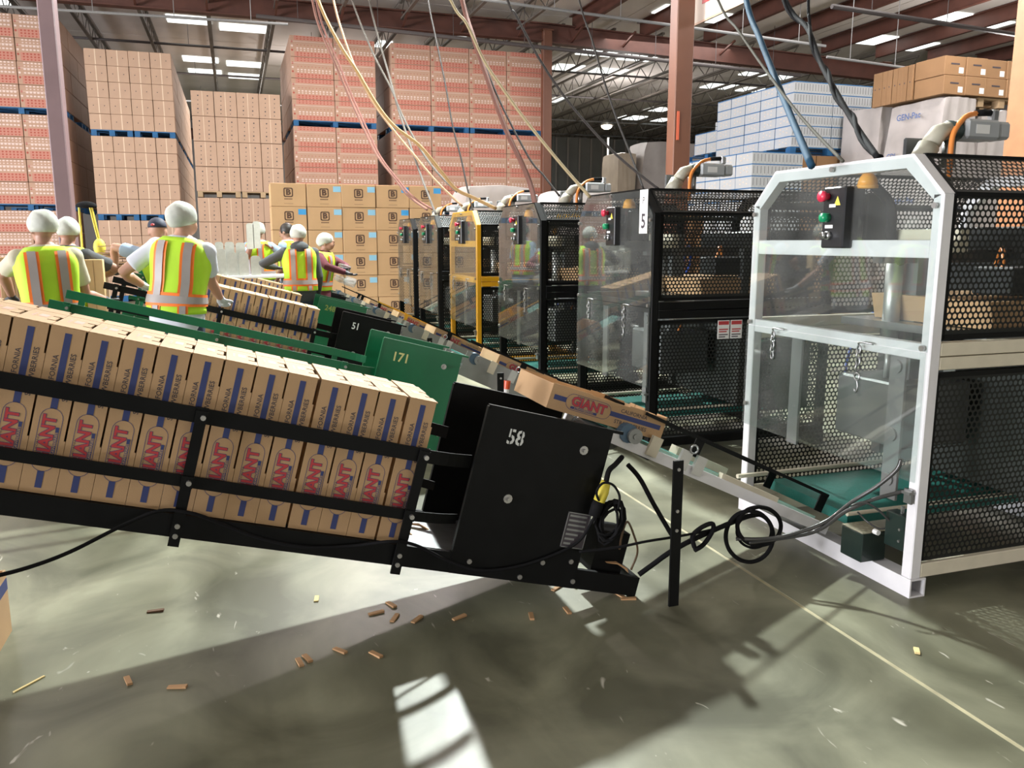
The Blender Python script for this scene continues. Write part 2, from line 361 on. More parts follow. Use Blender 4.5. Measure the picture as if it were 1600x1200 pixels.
# ------------------------------------------------------------------ walls
WALLD = mat('dark_wall_cladding', (.06, .065, .06), .7, var=.3, scale=1); WALLL = mat('wall_panel', (.35, .33, .31), .8, var=.2, scale=.4)
wb = struct('wall_back', MB().box(-26, 46, 0, 46, 46.3, ZR), WALLL)
for k in range(60): MB().box(-4 + k * .7, 45.94, 0, -3.95 + k * .7, 46, ZR).build('cladding_rib', WALLL, wb)
wl = struct('wall_left', MB().box(-26.3, -14, 0, -26, 64, ZR), WALLL)
for n_, y_ in enumerate((-4, 2.5, 9)):
    dr = struct('door_%d' % (n_ + 1), MB().box(-26, y_ - 2.25, 0, -25.9, y_ - 2.1, 3.1).box(-26, y_ + 2.1, 0, -25.9, y_ + 2.25, 3.1).box(-26, y_ - 2.1, 2.97, -25.9, y_ + 2.1, 3.1), STEEL)  # door frames added around the unseen fill lights
wr = struct('wall_right', MB().box(33, -14, 0, 33.3, 64, ZR), WALLL)
p = at(900, 300, Y=40)
dw = MB().box(at(862, 300, Y=38).x, 38, 0, at(1010, 300, Y=38).x, 38.3, at(900, 215, Y=38).z); wd = struct('wall_partition', dw, WALLD)
for k in range(8):
    x = at(868 + k * 18, 300, Y=37.9).x; MB().box(x, 37.93, 0, x + .08, 38, at(900, 216, Y=38).z).build('cladding_rib', mat('dark_rib', (.10, .095, .085), .6), wd)
# ------------------------------------------------------------------ columns
def column(x, y, w, label, m, dep=None, sign=None):
    t = thing('steel_column', label, 'column', (x, y, 0)); dep = dep or w
    MB().box(-w / 2, -dep / 2, 0, -w / 2 + .02, dep / 2, 7.1).build('flange', m, t); MB().box(w / 2 - .02, -dep / 2, 0, w / 2, dep / 2, 7.1).build('flange', m, t)
    MB().box(-w / 2 + .02, -.012, .0, w / 2 - .02, .012, 7.1).build('web', m, t); MB().box(-w / 2 - .05, -dep / 2 - .05, 0, w / 2 + .05, dep / 2 + .05, .025).build('base_plate', m, t)
    return t
PURP = mat('mauve_column_paint', (.20, .13, .14), .5, var=.2, scale=2); BRCOL = mat('brown_column_paint', (.15, .058, .032), .5, var=.2, scale=2)
def boxcol(x, y, w, d, label, m):
    t = thing('steel_column', label, 'column', (x, y, 0))
    MB().bbox(-w / 2, -d / 2, .025, w / 2, d / 2, 7.05, .012).build('shaft', m, t); MB().box(-w / 2 - .08, -d / 2 - .08, 0, w / 2 + .08, d / 2 + .08, .025).build('base_plate', m, t)
    MB().box(-w / 2 - .03, -d / 2 - .03, 7.0, w / 2 + .03, d / 2 + .03, 7.03).build('cap_plate', m, t)
    return t
boxcol(-1.87, 11.1, .17, .26, 'mauve steel column standing at the left in front of the red-dotted cartons', PURP)
c2 = boxcol(6.27, 11, .28, .22, 'brown steel column rising behind the blank-faced machine motor, nearest the centre', BRCOL)
MB().box(-.02, -.118, 2.9, .02, -.111, 3.3).build('red_tag', mat('tag_red', (.6, .12, .06), .5), c2, (-.08, 0, 0))
boxcol(at(853, 250, Y=21.7).x, 21.7, .25, .2, 'thin brown far column at the right end of the red-dotted stacks', BRCOL)
boxcol(7.15, 6.0, .3, .3, 'orange-brown steel column cut by the right picture edge', mat('orange_column_paint', (.36, .15, .06), .5, var=.15))
boxcol(19.9, 22.1, .26, .24, 'dark brown column end under the girder behind the white and blue cartons', BRCOL)
# far lamp and its pole
t = thing('pendant_lamp', 'lit warm pendant lamp hanging far back under the roof joists', 'lamp', at(948, 196, Y=36)); t.scale = (1, 1, 1)
MB().cyl((0, 0, .25), (0, 0, .0), .14, 16, r1=.36).build('reflector', ALU, t, smooth=True); MB().ell((0, 0, -.02), (.26, .26, .16), 12, 6).build('bulb', mat('lit_bulb', (1, .72, .5), .5, emit=14), t)
MB().cyl((0, 0, .25), (0, 0, ZR - at(948, 196, Y=36).z), .012, 6).build('stem', DPIPE, t)
q = at(948, 330, Y=30); t = thing('white_pole', 'slim white upright pole far back below the pendant lamp', 'pole', (q.x, q.y, 0)); MB().cyl((0, 0, .02), (0, 0, at(948, 215, Y=30).z), .035, 8).build('shaft', WLAB, t); MB().cyl((0, 0, 0), (0, 0, .02), .12, 10).build('foot_plate', WLAB, t)
# hanging sign
SIGN = mat('sign_board', (.62, .56, .48), .6); a = at(1080, 43, Y=11.3)
sg = thing('hanging_sign', 'pale hanging banner with red lettering cut off by the top picture edge', 'sign', a)
MB().box(0, -2.6, 0, .02, 0, 1.1).build('board', SIGN, sg); MB().box(-.004, -2.6, 0, .024, 0, .03).build('hem', mat('sign_hem', (.55, .38, .26), .6), sg)
MB().text('ER', (-.003, -.25, .45), (0, -1, 0), (0, 0, 1), .62, bold=.02, align='LEFT').build('lettering', RED, sg)
for k in (-.1, -2.5): MB().cyl((.01, k, 1.1), (.01, k, ZR - a.z), .008, 5).build('hanger_wire', STEEL, sg)
# ------------------------------------------------------------------ tray forming machines
MX = 2.558; MY = [2.48, 4.76, 6.82, 8.85, 10.69, 12.28]; D = 1.42; Wd = 1.21; HT = 1.79; HC = 1.63; CHF = .165; PS = .052
PARTS = []   # (name, mesh, role, sub-parts) shared by all machines
def part(name, mb, mats, role=None, smooth=False, sub=None):
    PARTS.append((name, mb.mesh(name, mats, smooth), role, sub)); return len(PARTS) - 1
for (x, y) in ((0, 0), (0, Wd - PS), (D - PS, 0), (D - PS, Wd - PS)):
    part('post', MB().bbox(x, y, .08, x + PS, y + PS, HC, .004), WHITE, 'frame')
def outline(lx):
    return [(lx, 0, HC), (lx, CHF, HT), (lx, Wd - CHF, HT), (lx, Wd, HC)]
k_ = .045   # band width of the shaped head frame
for lx in (0, D - PS):
    for (p, q, r, s_) in ((( 0, HC), (CHF, HT), (CHF + .035, HT - k_ - .008), (PS, HC - .02)), ((CHF, HT), (Wd - CHF, HT), (Wd - CHF - .035, HT - k_ - .008), (CHF + .035, HT - k_ - .008)), ((Wd - CHF, HT), (Wd, HC), (Wd - PS, HC - .02), (Wd - CHF - .035, HT - k_ - .008))):
        part('head_frame', MB().prism([(lx, a, b) for a, b in (p, q, r, s_)], (PS, 0, 0)), WHITE, 'frame')
part('crossbar', MB().bbox(.004, PS, 1.385, .045, Wd - PS, 1.455, .003), WHITE, 'frame')
part('mid_bar', MB().bbox(.004, PS, .985, .045, Wd - PS, 1.05, .003), WHITE, 'frame')
# hollow base tubes
def tube4(b, p0, p1, w, h, t, axis):
    x0, y0, z0 = p0; x1, y1, z1 = p1
    if axis == 'y':
        b.box(x0, y0, z0, x1, y1, z0 + t); b.box(x0, y0, z1 - t, x1, y1, z1); b.box(x0, y0, z0 + t, x0 + t, y1, z1 - t); b.box(x1 - t, y0, z0 + t, x1, y1, z1 - t)
    return b
part('base_rail', tube4(MB(), (-.002, -.004, 0), (.078, Wd + .004, .08), 0, 0, .007, 'y'), WHITE, 'frame')
part('base_rail', tube4(MB(), (D - .076, -.004, 0), (D + .004, Wd + .004, .08), 0, 0, .007, 'y'), WHITE, 'frame')
for y in (0, Wd - PS):
    part('side_rail', MB().bbox(PS, y, .082, D - PS, y + .05, .142, .003), WHITE, 'frame2')
    part('side_beam', MB().bbox(PS, y, .948, D - PS, y + .05, .999, .003), WHITE, 'frame2'); part('side_beam', MB().bbox(PS, y, 1.003, D - PS, y + .05, 1.056, .003), WHITE, 'frame2')
    part('panel_rail', MB().box(PS, y + .012, 1.065, D - PS, y + .03, 1.085).box(PS, y + .012, 1.07, PS + .025, y + .03, HC).box(PS, y + .012, .15, PS + .02, y + .03, .93).box(PS, y + .012, .915, D - PS, y + .03, .935), BLACK)
    part('perforated_panel', MB().perf((PS + .02, y + .02, 1.085), (1, 0, 0), (0, 0, 1), D - 2 * PS - .02, HC - 1.085), PERFM)
    part('perforated_panel', MB().perf((PS + .01, y + .02, .145), (1, 0, 0), (0, 0, 1), D - 2 * PS - .01, .775), PERFM)
ch = math.hypot(CHF, HT - HC)
part('perforated_panel', MB().perf((PS, .0, HC), (1, 0, 0), (0, CHF, HT - HC), D - PS, ch), PERFM)
part('perforated_panel', MB().perf((PS, Wd, HC), (1, 0, 0), (0, -CHF, HT - HC), D - PS, ch), PERFM)
part('perforated_panel', MB().perf((PS, CHF, HT - .004), (1, 0, 0), (0, 1, 0), D - PS, Wd - 2 * CHF), PERFM)
part('panel_edge', MB().prism([(PS, -.003, HC), (PS, CHF - .003, HT + .002), (PS, CHF + .014, HT - .01), (PS, .012, HC - .012)], (.014, 0, 0)).box(PS, -.004, HC - .01, D, .01, HC + .006).box(PS, CHF - .01, HT - .008, D, CHF + .008, HT + .004), BLACK)
# clear acrylic front: fixed upper sheet and lower door
up = [(-.008, .012, 1.02), (-.008, .012, HC - .01), (-.008, CHF + .004, HT - .012), (-.008, Wd - CHF - .004, HT - .012), (-.008, Wd - .012, HC - .01), (-.008, Wd - .012, 1.02)]
part('clear_panel', MB().prism(up, (.006, 0, 0)), PLEXI)
part('clear_door', MB().hexa([(-.014, .012, .49), (-.008, .012, .49), (-.008, Wd - .008, .49), (-.014, Wd - .008, .49), (-.015, .012, 1.018), (-.009, .012, 1.018), (-.009, Wd - .008, 1.018), (-.015, Wd - .008, 1.018)]), PLEXI)
for (y, z) in ((.028, 1.585), (Wd - .028, 1.585), (.62, 1.765), (.03, 1.035), (Wd - .03, 1.035), (Wd - .03, .60)):
    part('bolt', MB().cyl((-.009, y, z), (-.02, y, z), .012, 8), BOLT)
part('door_stay', MB().box(-.035, .008, .44, .0, .05, .452).box(-.022, .01, .40, -.012, .05, .46), STEEL)
def chain(y, z, n, hook):
    b = MB(); b.tube(smoothpts([(-.012, y - .05, z), (-.03, y - .02, z + .004), (-.032, y + .015, z), (-.02, y + .02, z - .02)], 4), .0045, 5)
    for k in range(n):
        c = (-.024, y + .02, z - .03 - k * .026); ax = (1, 0, 0) if k % 2 else (0, 1, 0)
        pts = [Vector(c) + Vector(ax) * (.011 * math.cos(t)) + Vector((0, 0, .018 * math.sin(t))) for t in [2 * math.pi * j / 8 for j in range(9)]]
        b.tube(pts, .0042, 5)
    if hook: b.ring((-.024, y + .02, z - .045 - n * .026), .016, .004, (0, 1, 0), (0, 0, 1), 10, 5); b.tube(smoothpts([(-.024, y + .02, z - .06 - n * .026), (-.024, y + .012, z - .09 - n * .026), (-.024, y + .024, z - .115 - n * .026), (-.024, y + .03, z - .10 - n * .026)], 4), .0042, 5)
    return b
part('door_chain', chain(.34, 1.02, 4, True), STEEL, None, True); part('door_chain', chain(.94, 1.02, 5, False), STEEL, None, True)
# control box behind the upper sheet, buttons proud of it
cb = part('control_box', MB().bbox(-.05, .480, 1.42, .06, .620, 1.685, .006), mat('black_plastic', (.012, .012, .014), .4), None, False,
  [('stop_button', MB().cyl((-.05, .586, 1.645), (-.075, .586, 1.645), .014, 12).cyl((-.075, .586, 1.645), (-.092, .586, 1.645), .024, 14), [LRED], True),
   ('start_button', MB().cyl((-.05, .580, 1.553), (-.085, .580, 1.553), .020, 14), [LGREEN], True),
   ('selector_knob', MB().cyl((-.05, .566, 1.475), (-.066, .566, 1.475), .019, 14).box(-.086, .560, 1.462, -.066, .572, 1.49), [STEEL], True),
   ('warning_label', MB().poly([(-.0512, .505, 1.605), (-.0512, .545, 1.605), (-.0512, .525, 1.645)]), [YLAB], False),
   ('text_label', MB().box(-.052, .535, 1.597, -.0502, .575, 1.611), [WLAB], False), ('name_label', MB().box(-.052, .545, 1.507, -.0502, .595, 1.521), [WLAB], False)])
part('beacon', MB().cyl((.055, .47, 1.675), (.055, .47, 1.69), .045, 14).ell((.055, .47, 1.69), (.042, .042, .055), 14, 5, lo=0.0), AMBER, None, True)
part('dark_backing', MB().bbox(D - .40, .10, .26, D - .07, Wd - .10, 1.52, .01), mat('interior_dark', (.022, .024, .024), .5))  # box added to darken the view through mesh and acrylic
part('beam_cover', MB().bbox(.55, .14, 1.22, D - .42, .34, 1.34, .006), MATS['interior_dark'])
part('rear_box', MB().bbox(.09, .5, 1.42, .22, .70, 1.66, .006), mat('slate_enclosure', (.05, .055, .06), .45))
# works inside: bed, belt, mandrel, guide plates, cylinders, glue unit, stacked flat blanks
part('belt', MB().box(-.02, .36, .20, D - .08, .92, .25), BELT); part('belt_rail', MB().cyl((-.2, .95, .275), (D - .1, .95, .275), .012, 8).cyl((-.05, .33, .26), (D - .1, .33, .26), .01, 8), CREAM)
part('guide_plate', MB().bbox(.12, .24, .33, .135, .33, 1.02, .002).cyl((.11, .285, .42), (.12, .285, .42), .03, 12).cyl((.11, .285, .62), (.12, .285, .62), .03, 12).cyl((.11, .285, .92), (.12, .285, .92), .03, 12), mat('guide_plate_grey', (.21, .21, .205), .5, .2))
part('guide_plate', MB().bbox(.12, .92, .42, .135, 1.0, 1.0, .002), MATS['guide_plate_grey'])
part('back_plate', MB().bbox(.78, .17, .30, .795, 1.01, .97, .003), mat('dark_screen', (.05, .055, .05), .5))  # big dark plate added to darken what shows through the lower door
part('forming_head', MB().bbox(.3, .42, .50, .7, .86, .80, .01).box(.45, .55, .8, .55, .7, 1.5), mat('forming_head_grey', (.16, .165, .16), .45, .3))
part('air_cylinder', MB().cyl((.40, .64, .95), (.40, .64, 1.4), .04, 12).cyl((.40, .64, .8), (.40, .64, .95), .014, 8), ALU, None, True)
part('cross_plate', MB().bbox(.18, .08, 1.40, .23, .42, 1.50, .004).cyl((.175, .15, 1.47), (.18, .15, 1.47), .014, 8).cyl((.175, .22, 1.47), (.18, .22, 1.47), .014, 8), CREAM)
part('blank_stack', MB().hexa([(.45, .12, 1.08), (1.3, .12, 1.08), (1.3, .80, 1.08), (.45, .80, 1.08), (.42, .12, 1.20), (1.3, .12, 1.20), (1.3, .80, 1.20), (.42, .80, 1.20)]), KRAFT)
part('shelf', MB().box(.35, .06, 1.04, D - .06, .92, 1.075).box(.2, .06, .9, D - .06, .12, .94), STEEL)
part('inner_beam', MB().box(.25, .56, 1.35, D - .06, .62, 1.41).box(.75, .1, .3, .80, .16, 1.4).box(.75, 1.02, .3, .80, 1.08, 1.4).box(1.1, .3, .26, 1.2, .4, 1.3), mat('inner_steel', (.10, .105, .10), .45, .4))
part('drive_block', MB().bbox(.85, .35, .35, 1.15, .85, .62, .01).cyl((1.0, .2, .5), (1.0, 1.0, .5), .07, 14), mat('machine_dark', (.035, .04, .045), .4, .3))
for k, (c, m) in enumerate((((.62, .25, 1.3), ORANGE), ((.9, .2, 1.25), mat('red_hose', (.5, .03, .03), .4)), ((.75, .9, 1.3), mat('blue_hose', (.02, .07, .4), .4)), ((1.15, .3, 1.35), mat('yellow_hose', (.7, .5, .02), .4)))):
    x, y, z = c
    part('air_hose', MB().tube(smoothpts([(x, y, z), (x + .1, y + .1, z + .12), (x + .2, y + .25, z - .05), (x + .1, y + .35, z - .25), (x - .1, y + .3, z - .5), (x - .05, y + .32, z - .75)], 4), .009, 5), m, None, True)
part('air_hose', MB().tube(smoothpts([(.1, .5, 1.70), (.14, .42, 1.6), (.16, .42, 1.45), (.3, .5, 1.36)], 5), .022, 7), BLACKR, None, True)
# drive motor on the roof
MOT = mat('motor_grey', (.42, .44, .45), .4, .2)
part('roof_motor', MB().bbox(.66, .54, HT + .125, .86, .66, HT + .215, .012).bbox(.86, .545, HT + .13, .93, .655, HT + .21, .012), MOT, 'motor', False,
  [('gear_neck', MB().cyl((.66, .6, HT + .165), (.60, .6, HT + .165), .045, 14), [mat('machine_dark_green', (.03, .05, .045), .4)], True),
   ('gear_arm', MB().tube([(.61, .6, HT + .165), (.55, .6, HT + .15), (.50, .6, HT + .09)], .042, 14).tube([(.50, .6, HT + .09), (.45, .6, HT + .015)], .05, 14), [mat('motor_arm_paint', (.40, .38, .30), .5)], True),
   ('motor_plug', MB().bbox(.85, .58, HT + .215, .89, .62, HT + .27, .008), [STEEL], False),
   ('motor_foot', MB().cyl((.62, .60, HT), (.62, .60, HT + .13), .03, 12), [STEEL], True),
   ('back_plate', MB().bbox(.46, .70, HT, .60, .72, HT + .14, .008), [mat('slate_plate', (.10, .105, .11), .5)], False),
   ('rating_plate', MB().box(.71, .5385, HT + .15, .79, .5395, HT + .19), [WLAB], False),
   ('plug_boot', MB().cyl((.85, .6, HT + .255), (.76, .6, HT + .25), .015, 10), [BLACKR], True),
   ('motor_cable', MB().tube(smoothpts([(.77, .6, HT + .25), (.68, .58, HT + .225), (.59, .55, HT + .15), (.56, .53, HT + .06), (.565, .53, HT - .05)], 5), .013, 6), [ORANGE], True)])
def machine(i, y0, frame, label, motor=True):
    t = thing('tray_forming_machine', label, 'machine', (MX, y0, 0), 'row of tray forming machines')
    f2 = {WHITE: CREAM}.get(frame, frame)
    for (nm, me, role, sub) in PARTS:
        if role == 'motor' and not motor: continue
        ov = {0: frame} if role == 'frame' else ({0: f2} if role == 'frame2' else None)
        o = link(nm, me, t, over=ov)
        if sub:
            for s in sub:
                key = '_m'
                if len(s) == 4: sm = s[1].mesh(s[0], s[2], s[3]); SUBM.setdefault(s[0], sm)
                link(s[0], SUBM[s[0]], o)
    return t
SUBM = {}
WHITEF = mat('white_frame_paint', (.70, .67, .70), .35, var=.08, scale=9)
CREAMF = CREAM
m6 = machine(0, MY[0], WHITE, 'white-framed tray forming machine nearest the camera')
m5 = machine(1, MY[1], BLACK, 'black-framed machine with the white 5 sign on its clear front')
m4 = machine(2, MY[2], BLACK, 'black-framed machine between the numbered 5 machine and the yellow one')
m3 = machine(3, MY[3], YELLOW, 'yellow-framed tray forming machine, third from the far end')
m2 = machine(4, MY[4], BLACK, 'black-framed machine just beyond the yellow one')
m1 = machine(5, MY[5], BLACK, 'farthest black-framed machine at the end of the row')
# number sign on machine 5
sgn = MB().box(-.018, .06, 1.50, -.015, .17, 1.78).build('number_sign', WLAB, m5)
MB().text('5', (-.0186, .115, 1.575), (0, -1, 0), (0, 0, 1), .13, bold=.02).text('P', (-.0186, .115, 1.71), (0, -1, 0), (0, 0, 1), .06, bold=.01).build('numeral', INK, sgn)
# warning notices on the side of machine 5
for k in (0, 1):
    x = .50 + k * .10
    n = MB().box(x, -.006, .80, x + .09, -.003, .925).build('safety_notice', WLAB, m5)
    MB().box(x + .005, -.0068, .895, x + .085, -.0061, .92).box(x + .01, -.0068, .86, x + .08, -.0061, .868).box(x + .01, -.0068, .845, x + .07, -.0061, .853).build('notice_header', RED, n)
    MB().box(x + .01, -.0068, .825, x + .08, -.0061, .832).box(x + .01, -.0068, .81, x + .06, -.0061, .817).build('notice_text', INK, n)
# junction boxes low on the front of the white machine
JB = mat('dark_green_box', (.010, .022, .018), .35)
jb = MB().bbox(-.075, .20, .085, .055, .33, .215, .004).build('junction_box', JB, m6); MB().box(-.074, .201, .215, .054, .329, .219).build('lid', mat('speckled_lid', (.42, .39, .28), .5, var=.5, scale=60), jb)
MB().cyl((-.02, .195, .225), (-.02, .17, .225), .012, 8).build('cable_gland', WLAB, jb)
jb = MB().bbox(.0, .055, .18, .06, .16, .33, .004).build('junction_box', JB, m6); MB().cyl((-.0, .075, .27), (-.006, .075, .27), .006, 6).cyl((-.0, .075, .22), (-.006, .075, .22), .006, 6).build('screw', BOLT, jb)
MB().cyl((.03, .10, .33), (.03, .10, .36), .008, 6).build('cable_gland', STEEL, jb)
ORD = ['first', 'second', 'third', 'fourth', 'fifth', 'sixth', 'seventh', 'eighth', 'ninth', 'tenth', 'eleventh', 'twelfth', 'thirteenth', 'fourteenth', 'fifteenth', 'sixteenth']
# ------------------------------------------------------------------ trays
TA, TV, TW = .1035, .40, .545
def tray_meshes():
    t = .004; b = MB()
    b.box(0, t, t, t, TV - t, TW - t)                                   # base of the tray
    for v in (0, TV - t):                                               # long side walls with stepped rim
        b.prism([(0, v, 0), (TA, v, 0), (TA, v, .18), (TA - .005, v, .18), (TA - .005, v, .36), (TA, v, .36), (TA, v, .45), (TA - .005, v, .45), (TA - .005, v, TW - t), (0, v, TW - t)], (0, t, 0))
    b.box(0, t, 0, TA - .004, TV - t, t)
    # upper end wall in two panels, slotted tabs along the rim, scalloped fold at the front
    n = 9; front = []
    for k in range(n + 1):
        front.append((TA * k / n, -.0002 if k % 2 else .0016))
    rim = [(TA, .085), (TA - .030, .085), (TA - .030, .10), (TA - .008, .10), (TA - .008, .185), (TA - .030, .185), (TA - .030, .20), (TA, .20), (TA, .287), (0, .287)]
    b.prism([(a, v, TW - t) for a, v in front + rim], (0, 0, t))
    b.prism([(0, .293, TW - t), (TA, .293, TW - t), (TA, .34, TW - t), (TA - .01, .345, TW - t), (TA - .01, TV - t, TW - t), (0, TV - t, TW - t)], (0, 0, t))
    body = b.mesh('body', [KRAFT, KDARK])
    p = MB(); y = -.0007; c = TA / 2
    def q(a0, w0, a1, w1, m, yy=y): p.poly([(a0, yy, w0), (a1, yy, w0), (a1, yy, w1), (a0, yy, w1)], m)
    q(c - .010, .280, c + .010, .525, 0); q(c - .010, .018, c + .010, .073, 0)
    def pill(hw, w0, w1, n=10):
        o = []
        for k in range(n + 1): a = math.pi * k / n; o.append((c + hw * math.cos(a), w1 - hw + hw * math.sin(a)))
        for k in range(n + 1): a = math.pi + math.pi * k / n; o.append((c + hw * math.cos(a), w0 + hw + hw * math.sin(a)))
        return o
    A, B = pill(.0335, .072, .282), pill(.0318, .0737, .2803)
    for k in range(len(A)):
        j = (k + 1) % len(A); p.poly([(A[k][0], y, A[k][1]), (A[j][0], y, A[j][1]), (B[j][0], y, B[j][1]), (B[k][0], y, B[k][1])], 0)
    p.text('GIANT', (c - .003, y - .0002, .178), (0, 0, 1), (-1, 0, 0), .052, 0, .06, sx=1.02); p.text('GIANT', (c - .003, y - .0004, .178), (0, 0, 1), (-1, 0, 0), .052, 1, .032, sx=1.02)
    p.poly([(c + .0175, y - .0006, .100), (c + .0275, y - .0006, .100), (c + .0275, y - .0006, .222), (c + .0175, y - .0006, .222)], 0)
    p.text('STRAWBERRIES', (c + .0225, y - .0008, .161), (0, 0, 1), (-1, 0, 0), .0105, 3, .02, sx=1.25)
    p.text('CALIFORNIA', (c - .0265, y, .155), (0, 0, 1), (-1, 0, 0), .009, 2, 0, sx=1.5)
    p.text('CALIFORNIA', (c - .0225, y, .388), (0, 0, 1), (-1, 0, 0), .0225, 2, .012, sx=1.0); p.text('STRAWBERRIES', (c + .0265, y, .386), (0, 0, 1), (-1, 0, 0), .0225, 2, .012, sx=1.02)
    pr_ = p.mesh('side_print', [NAVY, RED, INK, KRAFT])
    e = MB(); z = TW + .0006
    e.poly([(c - .012 + .0 * k, .13 + 0 * k, z) for k in (0,)] + [(c + .014, .13, z), (c + .014, .20, z), (c - .012, .20, z)], 0)
    for k in range(3): e.poly([(c - .03, .12 + k * .03, z), (c - .022, .12 + k * .03, z), (c - .022, .14 + k * .03, z), (c - .03, .14 + k * .03, z)], 0)
    return body, pr_, e.mesh('end_print', [PINK])
TBODY, TPRINT, TEND = tray_meshes()
TFLIP = TBODY.copy(); TFLIP.name = 'body'
for v_ in TFLIP.vertices: v_.co.x = TA - v_.co.x
TFLIP.flip_normals()
FC, FS = math.cos(math.atan(.267)), math.sin(math.atan(.267)); TILT = math.atan(.267)
FO = Vector((1.496, 2.867, 0))
def U(u, v, w): return (u * FC + w * FS, v, -u * FS + w * FC)
def tray(origin, u, label, group, rot=TILT, w=.082, v=.004):
    q = U(u, v, w); t = thing('strawberry_tray', label, 'tray', (origin.x + q[0], origin.y + q[1], origin.z + q[2]), group, (0, rot, 0))
    link('body', TBODY, t); link('side_print', TPRINT, t); link('end_print', TEND, t)
    return t
# ------------------------------------------------------------------ inclined tray feeders
def ubox(b, u0, v0, w0, u1, v1, w1, m=0):
    return b.hexa([U(u0, v0, w0), U(u1, v0, w0), U(u1, v1, w0), U(u0, v1, w0), U(u0, v0, w1), U(u1, v0, w1), U(u1, v1, w1), U(u0, v1, w1)], m)
def feeder(y, paint, label, num=None, nummat=None, tag=False, ulen=-2.72):
    t = thing('tray_feeder', label, 'conveyor', (FO.x, y, 0), 'inclined tray feeders in front of the machines')
    for v in (-.012, .49):
        ubox(MB(), ulen, v, .0, 0, v + .022, .080).build('side_rail', paint, t)
    ubox(MB(), ulen, .012, .058, -.3, .488, .064).build('slide_bed', STEEL, t)
    for v, w0 in ((-.03, .404), (-.03, .182), (.455, .43), (.455, .2)):
        ubox(MB(), ulen + .03, v, w0, -1.03, v + .008, w0 + (.052 if w0 > .3 else .040)).build('guide_bar', paint, t)
        # curved lead-in at the end of each bar
        b = MB(); sg = 1 if v < 0 else -1; hh = .05 if w0 > .3 else .038; pr = []
        for k in range(7):
            s = k / 6; pr.append((-1.03 + .2 * s, v + sg * .05 * s * s))
        for k in range(6):
            (u0, v0), (u1, v1) = pr[k], pr[k + 1]
            b.hexa([U(u0, v0, w0), U(u1, v1, w0), U(u1, v1 + .005, w0), U(u0, v0 + .005, w0), U(u0, v0, w0 + hh), U(u1, v1, w0 + hh), U(u1, v1 + .005, w0 + hh), U(u0, v0 + .005, w0 + hh)])
        b.build('lead_in_strip', paint, t)
    for u in (-1.80, -1.03, -2.60):
        for v in (-.042, .465):
            up_ = ubox(MB(), u - .018, v, -.022, u + .018, v + .010, .46).build('upright', paint, t)
            if v < 0:
                for w in (.015, .05): MB().cyl(U(u, v - .006, w), U(u, v, w), .009, 8).build('bolt', BOLT, up_)
                for w in (.43, .205):
                    MB().cyl(U(u + .006, v - .022, w), U(u + .006, v, w), .009, 8).build('clamp_knob', BOLT, up_); ubox(MB(), u - .02, v - .008, w - .02, u + .02, v, w + .02).build('clamp', paint, up_)
        MB().bar(U(u, -.01, .02), U(u, .5, .02), .03, .03).build('cross_member', paint, t)
    for u in (-2.55,):
        for v in (0, .5):
            q = U(u, v, 0); MB().box(q[0] - .02, v - .02, 0, q[0] + .02, v + .02, q[2] + .01).build('leg', paint, t)
    # head: two tall cheek plates with folded edges
    for v in (-.014, .5):
        p = ubox(MB(), -.819, v, .0, -.293, v + .012, .655).build('cheek_plate', paint, t)
        ubox(MB(), -.826, v - .002, .02, -.816, v + .02, .655).build('folded_edge', paint, p); ubox(MB(), -.822, v - .002, .65, -.25, v + .02, .662).build('folded_edge', paint, p)
        if v < 0:
            for (u, w) in ((-.40, .56), (-.66, .32)):
                MB().cyl(U(u, v - .004, w), U(u, v, w), .018, 10).cyl(U(u, v - .02, w), U(u, v - .004, w), .008, 8).build('bolt', BOLT, p)
            for (u, w) in ((-.75, .055), (-.45, .09), (-.30, .03), (-.33, .11), (-.53, .02)): MB().cyl(U(u, v - .006, w), U(u, v, w), .010, 8).build('bolt', BOLT, p)
            if num:
                b = MB(); u0, w0 = -.69, .555
                b.text(num, U(u0, v - .001, w0), Vector(U(1, 0, 0)), Vector(U(0, 0, 1)), .082, 0, .02, sx=.85 if len(num) < 3 else .95)
                for k in range(len(num) if num == '58' else 0): uu = u0 + (k - .5) * .041; b.poly([U(uu - .002, v - .0014, w0 - .04), U(uu + .002, v - .0014, w0 - .04), U(uu + .002, v - .0014, w0 + .04), U(uu - .002, v - .0014, w0 + .04)], 1)
                b.build('stencilled_number', [nummat, paint], p)
            if tag:
                tg = ubox(MB(), -.395, v - .003, .165, -.295, v, .31).build('rating_plate', INK, p); b = MB()
                for k in range(7): ubox(b, -.385, v - .0042, .178 + k * .019, -.385 + (.075 if k > 2 else .03 + .012 * k), v - .0031, .186 + k * .019)
                ubox(b, -.395, v - .0042, .165, -.295, v - .0031, .169); ubox(b, -.395, v - .0042, .306, -.295, v - .0031, .31); ubox(b, -.395, v - .0042, .165, -.392, v - .0031, .31); ubox(b, -.298, v - .0042, .165, -.295, v - .0031, .31)
                b.build('plate_lettering', GREYP, tg)
    MB().cyl(U(-.36, .02, .50), U(-.36, .49, .50), .04, 12).build('lift_roller', GREYP, t, smooth=True)
    ubox(MB(), -.60, .1, .08, -.30, .4, .12).build('lift_table', STEEL, t)
    ubox(MB(), -.20, .05, .06, -.06, .20, .24).build('drive_motor', BLACK, t)
    ubox(MB(), -.03, .0, .0, 0, .5, .08).build('end_bar', paint, t)
    return t
